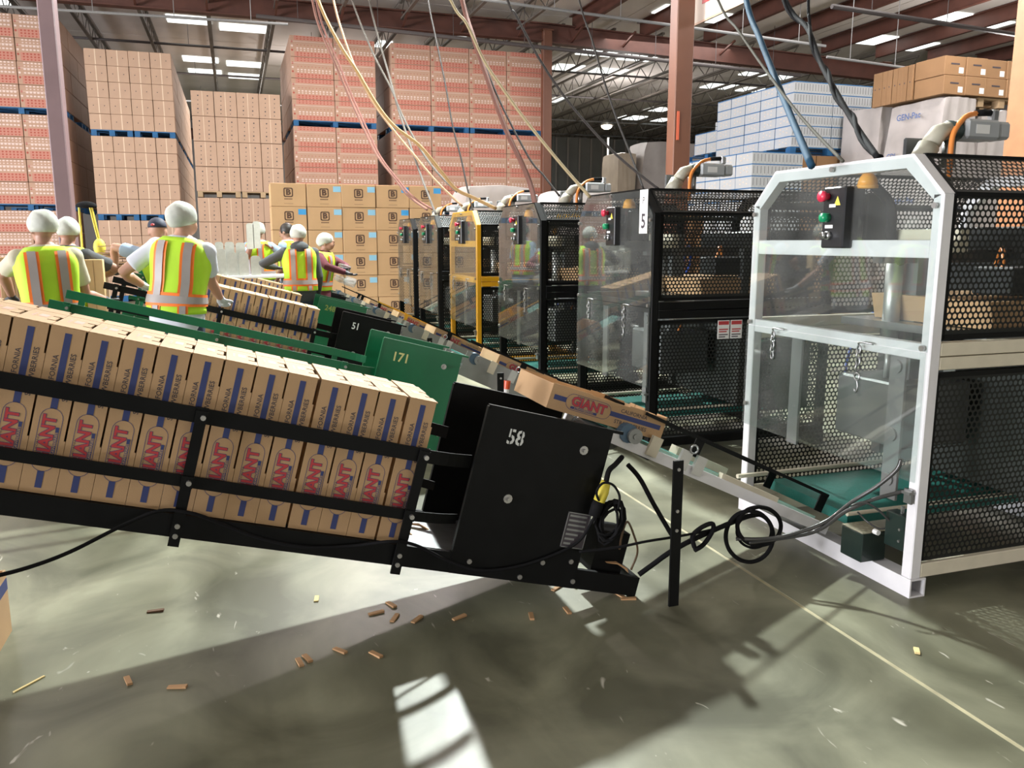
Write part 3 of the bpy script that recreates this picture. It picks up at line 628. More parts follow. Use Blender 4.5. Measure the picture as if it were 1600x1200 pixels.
def infeed(y, rail, label, plate=False, guide=BLACK):
    """inclined belt between the feeder head and the machine front"""
    t = thing('incline_belt', label, 'conveyor', (FO.x, y, 0), 'incline belts between feeders and machines')
    p0, p1 = Vector((-.10, 0, .675)), Vector((1.035, 0, .135)); d = (p1 - p0).normalized(); n = Vector((-d.z, 0, d.x))
    def P(s, v, h): q = p0 + d * s + n * h; return (q.x, v, q.z)
    L = (p1 - p0).length
    def sb(b, s0, v0, h0, s1, v1, h1): return b.hexa([P(s0, v0, h0), P(s1, v0, h0), P(s1, v1, h0), P(s0, v1, h0), P(s0, v0, h1), P(s1, v0, h1), P(s1, v1, h1), P(s0, v1, h1)])
    for v in (.085, .50): sb(MB(), 0, v, -.025, L, v + .028, .022).build('frame_rail', rail, t)
    if plate: sb(MB(), .02, .08, -.10, .78, .086, .07).build('side_plate', GREYP, t)
    sb(MB(), .02, .14, .024, L - .05, .47, .032).build('belt', BELT, t); sb(MB(), .02, .136, .020, L - .05, .142, .034).build('belt_edge', BELTE, t)
    sb(MB(), .02, .16, -.02, L - .05, .45, -.012).build('belt_return', mat('brown_belt', (.10, .075, .05), .6), t)
    for s in (.06, L - .06): MB().cyl(P(s, .13, -.016), P(s, .48, -.016), .038, 14).build('roller', mat('roller_grey', (.2, .2, .2), .4, .6), t, smooth=True)
    b = MB().cyl(P(.09, .075, .04), P(.09, .12, .04), .04, 14).build('bearing_housing', mat('blue_casting', (.07, .13, .2), .45), t); MB().cyl(P(.115, .058, .04), P(.115, .078, .04), .032, 14).cyl(P(.115, .05, .04), P(.115, .06, .04), .012, 10).build('bearing', GREYP, b)
    for v in (.10, .50):
        sb(MB(), .14, v, .138, L - .06, v + .006, .152).build('guide_bar', guide, t)
        for s in (.42, L - .10):
            sb(MB(), s, v + (.008 if v < .2 else -.006), .06, s + .045, v + (.014 if v < .2 else 0), .15).build('guide_bracket', guide, t)
    for s, m in ((.20, CREAM), (.36, ALU), (.44, ALU)):
        sb(MB(), s, .07, -.01, s + .05, .088, .075).build('clamp_block', m, t)
    MB().ring(P(.40, .062, .09), .018, .004, (1, 0, 0), (0, 0, 1), 10, 5).build('eye_bolt', STEEL, t)
    sb(MB(), .62, .11, .0, .95, .14, .045).build('bearing_strip', CREAM, t); sb(MB(), .55, .40, .0, .85, .47, .07).build('bearing_strip', CREAM, t)
    q = P(.22, .0, 0)
    MB().box(.085, -.145, 0, .128, -.135, .605).build('support_post', BLACK, t)
    po = t.children[-1]
    for z in (.57, .40, .32): MB().cyl((.106, -.1455, z), (.106, -.150, z), .007, 8).build('bolt', BOLT, po)
    return t
SPEC = [(0, BLACK, 'black tray feeder stencilled 58 in the foreground', '58', mat('stencil_white', (.66, .68, .66), .6), WHITE),
        (1, GREEN, 'empty green tray feeder stencilled 171 behind the 58 feeder', '171', mat('stencil_yellow', (.62, .60, .25), .6), GREYP),
        (2, BLACK, 'black tray feeder stencilled 51', '51', MATS['stencil_white'], GREYP),
        (3, GREEN, 'green tray feeder with faint yellow numbers beyond the 51 feeder', '248', mat('faded_stencil', (.24, .30, .07), .6), GREYP),
        (4, BLACK, 'black tray feeder, second from the far end of the line', None, None, GREYP),
        (5, GREEN, 'green tray feeder at the far end of the line', None, None, GREYP)]
BELTLAB = ['white-railed incline belt entering the white machine', 'grey-plated incline belt behind the 58 feeder entering machine 5', 'incline belt entering the second black machine', 'incline belt with yellow guides entering the yellow machine', 'incline belt just beyond the yellow machine', 'incline belt of the farthest machine']
for (i, paint, lab, num, nm, rail) in SPEC:
    y = MY[i] + .387
    feeder(y, paint, lab, num, nm, tag=(i == 0))
    infeed(y, rail, BELTLAB[i], plate=i > 0, guide=YELLOW if i == 3 else BLACK)
    o = Vector((FO.x, y, 0))
    if i == 1: continue
    u = -1.014 - TA; n = {0: 16, 2: 9, 3: 9, 4: 7, 5: 6}[i]
    for k in range(n):
        lab = ['strawberry tray standing on end in the foreground 58 feeder', '', 'strawberry tray standing on end in the 51 feeder', 'strawberry tray standing on end in the green feeder beyond 51', 'strawberry tray in the second feeder from the far end', 'strawberry tray in the farthest green feeder'][i]
        g_ = lab.replace('tray', 'trays', 1)
        lab = '%s tray from the cheek plate%s' % (ORD[k], ['in the foreground 58 feeder', '', 'in the 51 feeder', 'in the green feeder beyond 51', 'in the second feeder from the far end', 'in the farthest green feeder'][i].join((' ', '')))
        tray(o, u, lab, g_)
        u -= TA + (.0015 if k not in (0, 3) else .009)
# trays riding on the incline belts
def belt_tray(y, s, label, tilt=None):
    p0, p1 = Vector((-.10, 0, .675)), Vector((1.035, 0, .135)); d = (p1 - p0).normalized(); n = Vector((-d.z, 0, d.x)); ang = math.atan2(-d.z, d.x)
    if tilt is not None: ang = tilt
    d2 = Vector((math.cos(ang), 0, -math.sin(ang))); n2 = Vector((-d2.z, 0, d2.x)); q = p0 + d * (s + .545) + n * .034 - d2 * TW + n2 * TA
    t = thing('strawberry_tray', label, 'tray', (FO.x + q.x, y + .115, q.z), None, (0, ang + math.pi / 2, 0))
    # tray lies on its base with the open rim up: its length runs down the belt
    link('body', TFLIP, t); link('side_print', TPRINT, t)
    t.rotation_euler = (Matrix.Rotation(ang, 3, 'Y') @ Matrix(((0, 0, 1), (0, 1, 0), (-1, 0, 0)))).to_euler()
    return t
bt = belt_tray(MY[0] + .387, -.20, 'strawberry tray sliding flat along the belt beside the 58 panel', math.radians(14))
ta_, tb_ = at(866, 598, Y=2.98), at(1045, 653, Y=2.98); bt.location = ta_; an_ = math.atan2(ta_.z - tb_.z, tb_.x - ta_.x)
bt.rotation_euler = (Matrix.Rotation(an_, 3, 'Y') @ Matrix(((0, 0, 1), (0, 1, 0), (-1, 0, 0)))).to_euler()
for i, s in ((1, .25), (2, .3), (3, .35), (4, .3)): belt_tray(MY[i] + .387, s, ['', 'open tray on the grey-plated belt entering machine 5', 'open tray on the belt entering the second black machine', 'open tray between the yellow belt guides', 'open tray on the belt just beyond the yellow machine'][i])
# ------------------------------------------------------------------ pallets
def pallet_meshes(w, d, h=.14):
    out = []
    for k in range(6): y = (d - .1) * k / 5; out.append(('deck_board', MB().box(0, y, h - .022, w, y + .1, h)))
    for i in range(3):
        x = (w - .12) * i / 2; out.append(('bottom_board', MB().box(x, 0, 0, x + .12, d, .02)))
        for j in range(3): y = (d - .14) * j / 2; out.append(('block', MB().box(x, y, .02, x + .12, y + .14, h - .022)))
    return out
PM = {}
def pallet(x, y, z, w, d, m, label, group):
    key = (round(w, 2), round(d, 2), m.name)
    if key not in PM: PM[key] = [(n, b.mesh(n, m)) for n, b in pallet_meshes(w, d)]
    t = thing('pallet', label, 'pallet', (x, y, z), group)
    for n, me in PM[key]: link(n, me, t)
    return t
# ------------------------------------------------------------------ carton kinds (front faces -y, origin at the lower front left corner)
def disc(b, x, z, r, y, m, n=6, rz=None):
    b.poly([(x + r * math.cos(2 * math.pi * k / n), y, z + (rz or r) * math.sin(2 * math.pi * k / n)) for k in range(n)], m)
REDDOT = mat('red_dot_print', (.36, .075, .05), .7); REDK = mat('pinkish_kraft', (.46, .285, .20), .75, var=.1, scale=3); OVAL = mat('pale_oval_print', (.66, .52, .47), .7); REDB = mat('pink_band_print', (.48, .205, .15), .7)
def k_red(w, d, h, pale):
    g = .006; parts = [('body', MB().bbox(g, 0, 0, w - g, d, h - g, .008).mesh('body', [REDK]))]
    b = MB(); y = -.002; n = 10
    rows = [(.93, 0, .9), (.83, 0, .9), (.55, 0, .6), (.40, 1, 1.1), (.30, 1, .9), (.17, 0, 1.1), (.07, 0, 1.0)] if not pale else [(.92, 1, 1.1), (.80, 1, .8), (.66, 1, 1.3), (.5, 1, 1.2), (.32, 0, 1.2), (.2, 0, 1.2), (.08, 0, 1.0)]
    for (f0, f1) in (((.77, .985), (.02, .24)) if not pale else ((.03, .39),)): b.poly([(w * .10, -.0012, h * f0), (w * .985, -.0012, h * f0), (w * .985, -.0012, h * f1), (w * .10, -.0012, h * f1)], 2)
    for (f, mm, s) in rows:
        for k in range(n): disc(b, w * (.13 + .82 * (k + .5) / n), h * f, .020 * s * (1.25 if mm else 1), y, mm, 6, .017 * s)
    for k in range(3): disc(b, w * .05, h * (.3 + .2 * k), .026, y, k % 2, 8)
    b.box(.02, y - .001, h * .70, w - .02, y + .001, h * .715, 1)
    parts.append(('front_print', b.mesh('front_print', [REDDOT, OVAL, REDB])))
    return parts
def k_plain(w, d, h):
    g = .005; b = MB()
    b.box(w * .5 - .012, -.003, .01, w * .5 + .012, -.0005, h - .01)
    c = MB(); disc(c, w * .25, h * .5, .012, -.002, 0); disc(c, w * .75, h * .5, .012, -.002, 0)
    return [('body', MB().bbox(g, 0, 0, w - g, d, h - g, .006).mesh('body', [KRAFT2])), ('tape', b.mesh('tape', [mat('pale_tape', (.68, .52, .38), .5)])), ('vent_holes', c.mesh('vent_holes', [INK]))]
def k_perf(w, d, h):
    g = .005; c = MB()
    for f in (.12, .28, .45, .62, .80):
        for s in (.3, .72): disc(c, w * s + .03 * (f - .5), h * f, .018 if f in (.28, .8) else .012, -.002, 0, 6)
    b = MB().box(w * .5 - .008, -.003, .01, w * .5 + .008, -.0005, h - .01)
    return [('body', MB().bbox(g, 0, 0, w - g, d, h - g, .006).mesh('body', [KRAFT2])), ('vent_holes', c.mesh('vent_holes', [INK])), ('tape', b.mesh('tape', [MATS['pale_tape']]))]
BINK = mat('brown_logo_ink', (.10, .055, .035), .6)
def k_logo(w, d, h):
    g = .005; b = MB(); cx, cz, s = w * .5, h * .60, .082; y = -.002
    def rr(s, r, n=5):
        o = []
        for (qx, qz, a0) in ((1, 1, 0), (-1, 1, 90), (-1, -1, 180), (1, -1, 270)):
            for k in range(n + 1):
                a = math.radians(a0 + 90 * k / n); o.append((cx + qx * (s - r) + r * math.cos(a), y, cz + qz * (s - r) + r * math.sin(a)))
        return o
    A, B = rr(s, .03), rr(s - .02, .02)
    for k in range(len(A)): j = (k + 1) % len(A); b.poly([A[k], A[j], B[j], B[k]])
    b.text('B', (cx, y, cz), (1, 0, 0), (0, 0, 1), .135, 0, .05, sx=1.1)
    for k in range(6): b.box(cx - .07 + k * .024, y, cz - .125, cx - .055 + k * .024, y + .001, cz - .105)
    b.box(cx - .08, y, h * .12, cx + .08, y + .001, h * .13)
    return [('body', MB().bbox(g, 0, 0, w - g, d, h - g, .006).mesh('body', [mat('warm_kraft', (.60, .39, .20), .7, var=.08, scale=3)])), ('logo_print', b.mesh('logo_print', [BINK]))]
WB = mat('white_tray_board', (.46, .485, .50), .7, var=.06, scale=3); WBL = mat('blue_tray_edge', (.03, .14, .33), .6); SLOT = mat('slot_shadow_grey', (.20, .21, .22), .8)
def k_white(w, d, h, n=14):
    b = MB(); g = .006; st = (w - 2 * g) / n
    for k in range(n): x = g + k * st; b.box(x + .002, 0, 0, x + st - .002, d, h - .012)     # the flat trays of the bundle
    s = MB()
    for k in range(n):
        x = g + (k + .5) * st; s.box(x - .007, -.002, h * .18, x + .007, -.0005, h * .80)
    e = MB().box(g, -.0015, h - .019, w - g, d + .001, h - .001).box(g + .004, d, .0, w - g, d + .012, h - .019).box(w - g, .01, 0, w - .001, d - .01, h - .019)
    e2 = MB()
    for (yy, zz) in ((.3, .35), (.7, .35), (.3, .7), (.7, .7), (.5, .5)): e2.box(-.001 + g, d * yy - .02, h * zz - .01, g + .0015, d * yy + .02, h * zz + .01)
    return [('bundle', b.mesh('bundle', [WB])), ('slots', s.mesh('slots', [SLOT])), ('blue_edge', e.mesh('blue_edge', [WBL])), ('end_print', e2.mesh('end_print', [mat('tan_print', (.62, .54, .44), .7)]))]
def load(kind, x, y, z, cw, cd, ch, nx, nz, label, group, rows_left=0, rows_right=0, front=True, jit=.006, name='brown_carton', cat='carton', skip=None, ny=1):
    for k in range(nz):
        for i in range(nx):
            R = [0] if front else []
            if i == 0: R += list(range(1, rows_left + 1))
            if i == nx - 1: R += [r for r in range(1, rows_right + 1) if r not in R]
            for r in R:
                if skip and skip(i, k, r): continue
                lab = label
                if r: lab += ', %s side %s deep' % ('left' if i == 0 and r <= rows_left else 'right', ORD[r]) if nx > 1 else ', %s deep' % ORD[r]
                elif nx > 1: lab += ', %s column' % ORD[i]
                if nz > 1: lab += ', %s row up' % ORD[k]
                t = thing(name, lab, cat, (x + i * cw + random.uniform(-jit, jit) * .5, y + r * cd + random.uniform(-jit, jit) * 2, z + k * ch), group)
                for n, me in kind: link(n, me, t)
YB = 22.0
# red-dotted stacks
w1 = (at(588, 150, Y=YB).x - at(456, 150, Y=YB).x) / 2; KR = k_red(w1, 1.1, .505, False)
LV = (0, 2.16, 4.32)
def red_stack(px, nx, where, rl, rr, kind, w):
    x0 = at(px, 150, Y=YB).x
    for li, z in enumerate(LV):
        lv = ('bottom', 'middle', 'top')[li]
        load(kind, x0, YB, z + .14, w, 1.12, .505, nx, 4, 'red-dotted carton, %s load %s' % (lv, where), 'red-dotted cartons, %s of the %s' % (lv, where), rl if li else 0, rr if li else 0, name='berry_carton')
        for i in range((nx + 1) // 2):
            for r in range(max(rl, rr) // 2 + 1):
                if r and not (i == 0 and rl) and not (i == (nx + 1) // 2 - 1 and rr): continue
                pallet(x0 + i * 2 * w + .02, YB + r * 2.24, z, 2 * w - .04, 1.12, BLUEP, 'blue pallet, %s red-dotted load %s, %s along, %s deep' % (lv, where, ORD[i], ORD[r]), 'blue pallets of the red-dotted loads')
red_stack(456, 2, 'left of the dark gap', 3, 2, KR, w1)
w2 = (at(848, 150, Y=YB).x - at(612, 150, Y=YB).x) / 4; KR2 = k_red(w2, 1.1, .505, False)
red_stack(612, 4, 'right of the dark gap', 4, 0, KR2, w2)
w3 = at(99, 150, Y=YB).x - at(29, 150, Y=YB).x; KR3 = k_red(w3, 1.1, .505, True)
red_stack(29 - 70, 2, 'at the left edge', 0, 5, KR3, w3)
# plain kraft stack
xa, xb = at(136, 150, Y=YB).x, at(271, 150, Y=YB).x; w4 = (xb - xa) / 4; KP = k_plain(w4, 1.0, .362)
for li in range(3):
    z = li * 1.95; lv = ('bottom', 'middle', 'top')[li]
    load(KP, xa, YB, z + .14, w4, 1.02, .362, 4, 5, 'plain kraft carton, %s load of taped stack' % lv, 'plain taped cartons, %s pallet' % lv, 0, 8 if li else 3, name='taped_carton')
    for i in (0, 1):
        for r in range(5 if i else 1): pallet(xa + i * 2 * w4 + .02, YB + r * 2.04, z, 2 * w4 - .04, 1.1, BLUEP, 'blue pallet, %s load of the plain kraft stack, %s along, %s deep' % (lv, ORD[i], ORD[r]), 'blue pallets of the plain kraft stack')
# perforated kraft stack on wooden pallets
xa, xb = at(301, 200, Y=YB).x, at(440, 200, Y=YB).x; w5 = (xb - xa) / 4; KF = k_perf(w5, 1.0, .59)
for li in range(2):
    z = li * 2.53; lv = ('lower', 'upper')[li]
    load(KF, xa, YB, z + .14, w5, 1.02, .595, 4, 4, 'hole-punched carton, %s load on wooden pallets' % lv, 'hole-punched cartons, %s pallet' % lv, name='punched_carton')
    for i in (0, 1): pallet(xa + i * 2 * w5 + .02, YB, z, 2 * w5 - .04, 1.1, WOOD, 'bare wooden pallet under the %s hole-punched load, %s half' % (lv, ('left', 'right')[i]), 'wooden pallets of the hole-punched stack')
# logo cartons
YL = 15.5; xa, xb = at(422, 300, Y=YL).x, at(690, 300, Y=YL).x; w6 = (xb - xa) / 5; h6 = at(560, 288, Y=YL).z / 6; KL = k_logo(w6, .6, h6)
BL_D = {(0, 4), (3, 5), (3, 4), (4, 5)}; BL_P = {(1, 5), (2, 5), (1, 4), (2, 4), (1, 3), (2, 3), (2, 2), (2, 1), (1, 2), (3, 1), (3, 0), (4, 3)}
for k in range(6):
    for i in range(5):
        lab = ' with a bright blue label' if (i, k) in BL_D else (' with a pale blue label' if (i, k) in BL_P else '')
        t = thing('logo_carton', 'logo carton%s, %s column from left, %s row from top' % (lab, ORD[i], ORD[5 - k]), 'carton', (xa + i * w6 + random.uniform(-.006, .006), YL + random.uniform(0, .02), k * h6), 'kraft cartons printed with a square letter logo')
        for n, me in KL: link(n, me, t)
        if lab:
            s = .004 * random.uniform(-1, 1)
            MB().box(w6 * .76, -.003, h6 * .66 + s, w6 * .98, -.001, h6 * .90 + s).build('blue_label', BLUELAB if (i, k) in BL_D else LBLUE, t)
# ------------------------------------------------------------------ film-wrapped loads
def wrapped(x0, x1, y, d, z0, z1, label, m=FILM, seed=1, sag=.05, tex=None, side=(), name='wrapped_pallet_load'):
    rnd = random.Random(seed); t = thing(name, label, 'pallet load', ((x0 + x1) / 2, y, z0)); w = x1 - x0; h = z1 - z0
    nx, ny, nz = 12, 8, 14; ph = [rnd.uniform(0, 6.3) for _ in range(6)]
    def P(u, v, s):   # on a rounded box
        X = (u - .5) * w; Y = v * d; Z = .14 + s * (h - .14)
        wr = .022 * math.sin(9 * s + 7 * u + ph[0]) + .016 * math.sin(23 * u + 5 * s + ph[1]) + .010 * math.sin(17 * v + 9 * s + ph[2])
        pinch = .06 * w * (s ** 10)
        X *= 1 - pinch / w * 2; X += wr * (1 if u > .5 else -1) * (abs(u - .5) * 2) ** 3; Y += wr * (1 if v > .5 else -1) * (abs(v - .5) * 2) ** 3
        if s > .98: Z -= sag * (((u - .5) * 2) ** 4 + ((v - .5) * 2) ** 4) * .5 + .015 * math.sin(8 * u + ph[3]) * math.sin(7 * v + ph[4])
        return (X, Y, Z)
    b = MB()
    def grid(f, a, c):
        base = len(b.v)
        for i in range(a + 1):
            for j in range(c + 1): b.v.append(f(i / a, j / c))
        for i in range(a):
            for j in range(c): b.f.append((base + i * (c + 1) + j, base + (i + 1) * (c + 1) + j, base + (i + 1) * (c + 1) + j + 1, base + i * (c + 1) + j + 1)); b.m.append(0)
    grid(lambda u, s: P(u, 0, s), nx, nz); grid(lambda u, s: P(u, 1, s), nx, nz); grid(lambda v, s: P(0, v, s), ny, nz); grid(lambda v, s: P(1, v, s), ny, nz); grid(lambda u, v: P(u, v, 1), nx, ny)
    b.build('film_cover', m, t, smooth=True)
    for k in range(3): MB().box(-w / 2 + k * (w - .1) / 2, 0, 0, -w / 2 + .1 + k * (w - .1) / 2, d, .14).build('pallet_runner', WOOD, t)
    if tex:
        for (tx, u, s, sz) in tex: MB().text(tx, ((u - .5) * w, -.03, .14 + s * (h - .14)), (1, 0, 0), (0, 0, 1), sz, 0, .02).build('film_lettering', mat('film_blue_print', (.10, .16, .36), .6), t)
    for (tx, v_, s, sz) in side: MB().text(tx, (-w / 2 - .035, v_ * d, .14 + s * (h - .14)), (0, -1, 0), (0, 0, 1), sz, 0, .02).build('film_lettering', mat('film_blue_print', (.10, .16, .36), .6), t)
    return t
WFILM = mat('white_cover_film', (.74, .70, .68), .45, var=.06, scale=3, bump=.4, bscale=6); GFILM = mat('grey_wrapped_film', (.36, .33, .32), .35, var=.2, scale=2, bump=.5, bscale=4)
Y_ = 17; wrapped(at(727, 320, Y=Y_).x, at(838, 320, Y=Y_).x, Y_, 1.2, 0, at(785, 289, Y=Y_).z, 'white film-covered pallet load behind the yellow and black machines', WFILM, 3)
Y_ = 14.5; wrapped(at(868, 320, Y=Y_).x, at(968, 320, Y=Y_).x, Y_, 1.2, 0, at(910, 296, Y=Y_).z, 'low white film-covered load beside the brown far column', WFILM, 4)
Y_ = 26; wrapped(at(1003, 280, Y=Y_).x, at(1117, 280, Y=Y_).x, Y_, 1.3, 0, at(1060, 222, Y=Y_).z, 'big grey film-wrapped load behind the brown centre column', GFILM, 5)
wrapped(at(973, 280, Y=Y_).x, at(1001, 280, Y=Y_).x, Y_ + .4, 1.3, 0, at(985, 236, Y=Y_).z, 'narrow tan wrapped load left of the big grey wrapped one', mat('tan_film', (.42, .35, .27), .5, var=.2, scale=2), 6)
KW2 = [('body', MB().bbox(.01, 0, 0, 1.2, 1, .66, .01).mesh('body', [mat('off_white_carton', (.48, .46, .44), .7)])), ('print', MB().box(.4, -.003, .40, .85, -.001, .44).mesh('print', [INK]))]
p0_ = at(862, 320, Y=33); load(KW2, p0_.x, 33, 0, 1.21, 1, .67, 2, 5, 'off-white carton by the dark far partition', 'off-white cartons by the far partition', name='white_carton')
# right hand wrapped loads with brown cartons above
Y_ = 10.6; za = at(1470, 147, Y=Y_).z
wrapped(at(1470, 200, Y=Y_).x, at(1528, 200, Y=Y_).x, Y_, 1.2, 0, za, 'tall film-wrapped load with blue film lettering, behind the white machine top', FILM, 7, tex=None, side=(('GEN-Pac', .55, .93, .14), ('GEN-Pac', .55, .55, .14), ('CDI', .82, .76, .12)))
xw = at(1470, 200, Y=Y_).x
wrapped(at(1534, 200, Y=Y_).x, at(1590, 200, Y=Y_).x, Y_ + .05, 1.25, 0, za - .15, 'film-wrapped load right of the motor, beside the orange-brown column', FILM, 8)
wrapped(at(1470, 200, Y=Y_).x, at(1528, 200, Y=Y_).x, 11.95, .95, 0, at(1390, 163, Y=11.95).z, 'film-wrapped load with crossed tape next to the white and blue trays', FILM, 10)
BRB = mat('brown_board', (.32, .18, .085), .75, var=.15, scale=3); wq = .43; hq = .29
KB = [('body', MB().bbox(.005, 0, 0, wq - .005, .6, hq - .005, .006).mesh('body', [BRB])), ('hand_hole', MB().box(wq * .3, -.003, hq * .55, wq * .7, -.001, hq * .63).mesh('hand_hole', [INK])), ('address_label', MB().box(wq * .68, -.004, hq * .12, wq * .9, -.002, hq * .42).mesh('address_label', [WLAB]))]
xq = at(1476, 112, Y=Y_).x
pallet(at(1533, 150, Y=Y_).x, Y_ + .05, za - .14, 1.0, 1.1, WOOD, 'bare pallet under the brown cartons at the right', None)
load(KB, xq, Y_, za + .01, wq, .62, hq, 4, 2, 'brown carton with hand hole atop wrapped loads', 'brown cartons atop the wrapped loads', jit=.01)
KB2 = [('body', MB().bbox(.004, 0, 0, .40, .108, .56, .004).mesh('body', [BRB]))]
b_ = MB(); [b_.box(.0025, .045, .12 + .16 * j, .004, .065, .14 + .16 * j) for j in (1,)]
KB2.append(('vent_holes', b_.mesh('vent_holes', [INK])))
load(KB2, xq - .02, Y_ + .63, za + .01, .41, .112, .57, 1, 1, 'tall brown carton in the receding row atop wrapped loads', 'receding row of tall brown cartons', rows_left=7, jit=.004)
# white and blue flat tray bundles
def wload(px, py0, py1, pxr, Y, rows, nz, where, nx=2, pal=True):
    a, c = at(px, py0, Y=Y), at(px, py1, Y=Y); r = at(pxr, py0, Y=Y); w = (r.x - a.x) / nx; h = (a.z - c.z) / nz
    K = k_white(w, .48, h)
    load(K, a.x, Y, c.z, w, .5, h, nx, nz, 'white tray bundle, %s' % where, 'white tray bundles, %s' % where, rows_left=rows, name='tray_bundle', cat='tray bundle', jit=.004)
    if pal: pallet(a.x, Y, c.z - .14, nx * w, 1.9, BLUEP, 'blue pallet under the %s' % where, None)
    return a, c, w, h
A1 = wload(1241, 126, 229, 1365, 13.0, 4, 6, 'tall upper load')
A2 = wload(1142, 198, 233, 1206, 16.0, 2, 2, 'two-layer load under loose trays', nx=1)
A3 = wload(1176, 236, 330, 1256, 12.4, 4, 5, 'lower load behind white machine', nx=1, pal=False)
a, c, w, h = A2
for k in range(6):
    t = thing('flat_tray', 'loose white flat tray, %s from the bottom of the small pile' % ORD[k], 'tray', (a.x + .05 + (k > 1) * .25, 16.3, a.z + k * .095), 'pile of loose white trays')
    MB().bbox(0, 0, 0, .42 + (k < 2) * .25, .4, .085, .004).build('body', WB, t); MB().box(.06, -.002, .03, .30, -.0005, .055).build('printed_stripe', mat('pale_navy_print', (.12, .16, .28), .6), t)
# support under the floating upper loads: lower cartons mostly hidden behind the machine
def under(a, z, Y, nx, w, rows, lab):
    h = (z) / 5
    load([('body', MB().bbox(.005, 0, 0, w - .005, .6, h - .005, .006).mesh('body', [BRB])), ('vent_holes', MB().box(w * .3, -.003, h * .5, w * .34, -.001, h * .6).box(w * .6, -.003, h * .5, w * .64, -.001, h * .6).mesh('vent_holes', [INK]))], a.x, Y, 0, w, .62, h, nx, 5, lab, lab + ' group', rows_left=rows)
under(A1[0], A1[1].z - .14, 13.0, 3, A1[2] * 2 / 3, 2, 'brown carton below tall white tray load')
under(A2[0], A2[1].z - .14, 16.0, 2, A2[2] / 2, 1, 'brown carton below two-layer white tray load')
K5 = k_white(A3[2], .48, A3[1].z / 5); load(K5, A3[0].x, 12.4, 0, A3[2], .5, A3[1].z / 5, 1, 5, 'white tray bundle hidden low behind white machine', 'bottom white tray bundles', rows_left=2, name='tray_bundle', cat='tray bundle')
q0, q1 = at(1083, 278, Y=18), at(1108, 300, Y=18); wz = (q1.x - q0.x) / 2
load([('body', MB().bbox(.005, 0, 0, wz - .008, .5, q0.z / 7 - .008, .005).mesh('body', [BRB]))], q0.x, 18, 0, wz, .5, q0.z / 7, 3, 7, 'small brown carton left of the white trays', 'small brown cartons by the white trays')
# ------------------------------------------------------------------ people
HIVIS = mat('hi_vis_yellow_green', (.50, .82, .03), .7, var=.1, scale=6, bump=.5, bscale=7); HIORA = mat('hi_vis_orange', (.95, .20, .02), .6); REFL = mat('reflective_grey_tape', (.36, .32, .31), .45, var=.1)
def net_mat():
    m = mat('white_hair_net', (.62, .64, .58), .7, var=.12, scale=25, bump=.3, bscale=30); b = m.node_tree.nodes['Principled BSDF']; b.inputs['Alpha'].default_value = .82
    return m
NET = net_mat(); HAIRD = mat('dark_hair', (.02, .015, .012), .5); GLOVEW = mat('white_glove', (.55, .56, .60), .7); GLOVEB = mat('dark_glove', (.03, .03, .035), .6); DENIM = mat('dark_denim', (.035, .05, .085), .8, var=.3, scale=12)
RINGS = [(.80, .160, .118), (.88, .176, .124), (.96, .176, .122), (1.06, .164, .112), (1.15, .166, .112), (1.26, .182, .120), (1.35, .190, .120), (1.41, .172, .104), (1.455, .115, .082), (1.48, .070, .064)]
def ring_at(z):
    for (a, b) in zip(RINGS, RINGS[1:]):
        if z <= b[0]: t = max(0, (z - a[0]) / (b[0] - a[0])); return a[1] + (b[1] - a[1]) * t, a[2] + (b[2] - a[2]) * t
    return RINGS[-1][1:]
def sup(rx, ry, a, p=2.5):
    c, s = math.cos(a), math.sin(a); return rx * math.copysign(abs(c) ** (2 / p), c), ry * math.copysign(abs(s) ** (2 / p), s)
def remesh(b, voxel, name, m, fn=None):
    me = bpy.data.meshes.new(name); vs = [fn(Vector(v)) for v in b.v] if fn else b.v; me.from_pydata([tuple(v) for v in vs], [], b.f); me.update()
    o = bpy.data.objects.new(name, me); COL.objects.link(o); md = o.modifiers.new('remesh', 'REMESH'); md.mode = 'VOXEL'; md.voxel_size = voxel
    sm = o.modifiers.new('smooth', 'SMOOTH'); sm.iterations = 3; sm.factor = .5
    dg = bpy.context.evaluated_depsgraph_get(); out = bpy.data.meshes.new_from_object(o.evaluated_get(dg)); bpy.data.objects.remove(o, do_unlink=True); bpy.data.meshes.remove(me)
    out.name = name; out.materials.clear(); out.materials.append(m); out.polygons.foreach_set('use_smooth', [True] * len(out.polygons))
    return out
def loft(b, rings, n=24, cap=True):
    base = len(b.v)
    for (z, rx, ry, ox, oy) in rings:
        for j in range(n): x, y = sup(rx, ry, 2 * math.pi * j / n); b.v.append((x + ox, y + oy, z))
    for i in range(len(rings) - 1):
        for j in range(n): b.f.append((base + i * n + j, base + i * n + (j + 1) % n, base + (i + 1) * n + (j + 1) % n, base + (i + 1) * n + j)); b.m.append(0)
    if cap: b.f.append(tuple(base + j for j in range(n))[::-1]); b.m.append(0); b.f.append(tuple(base + (len(rings) - 1) * n + j for j in range(n))); b.m.append(0)
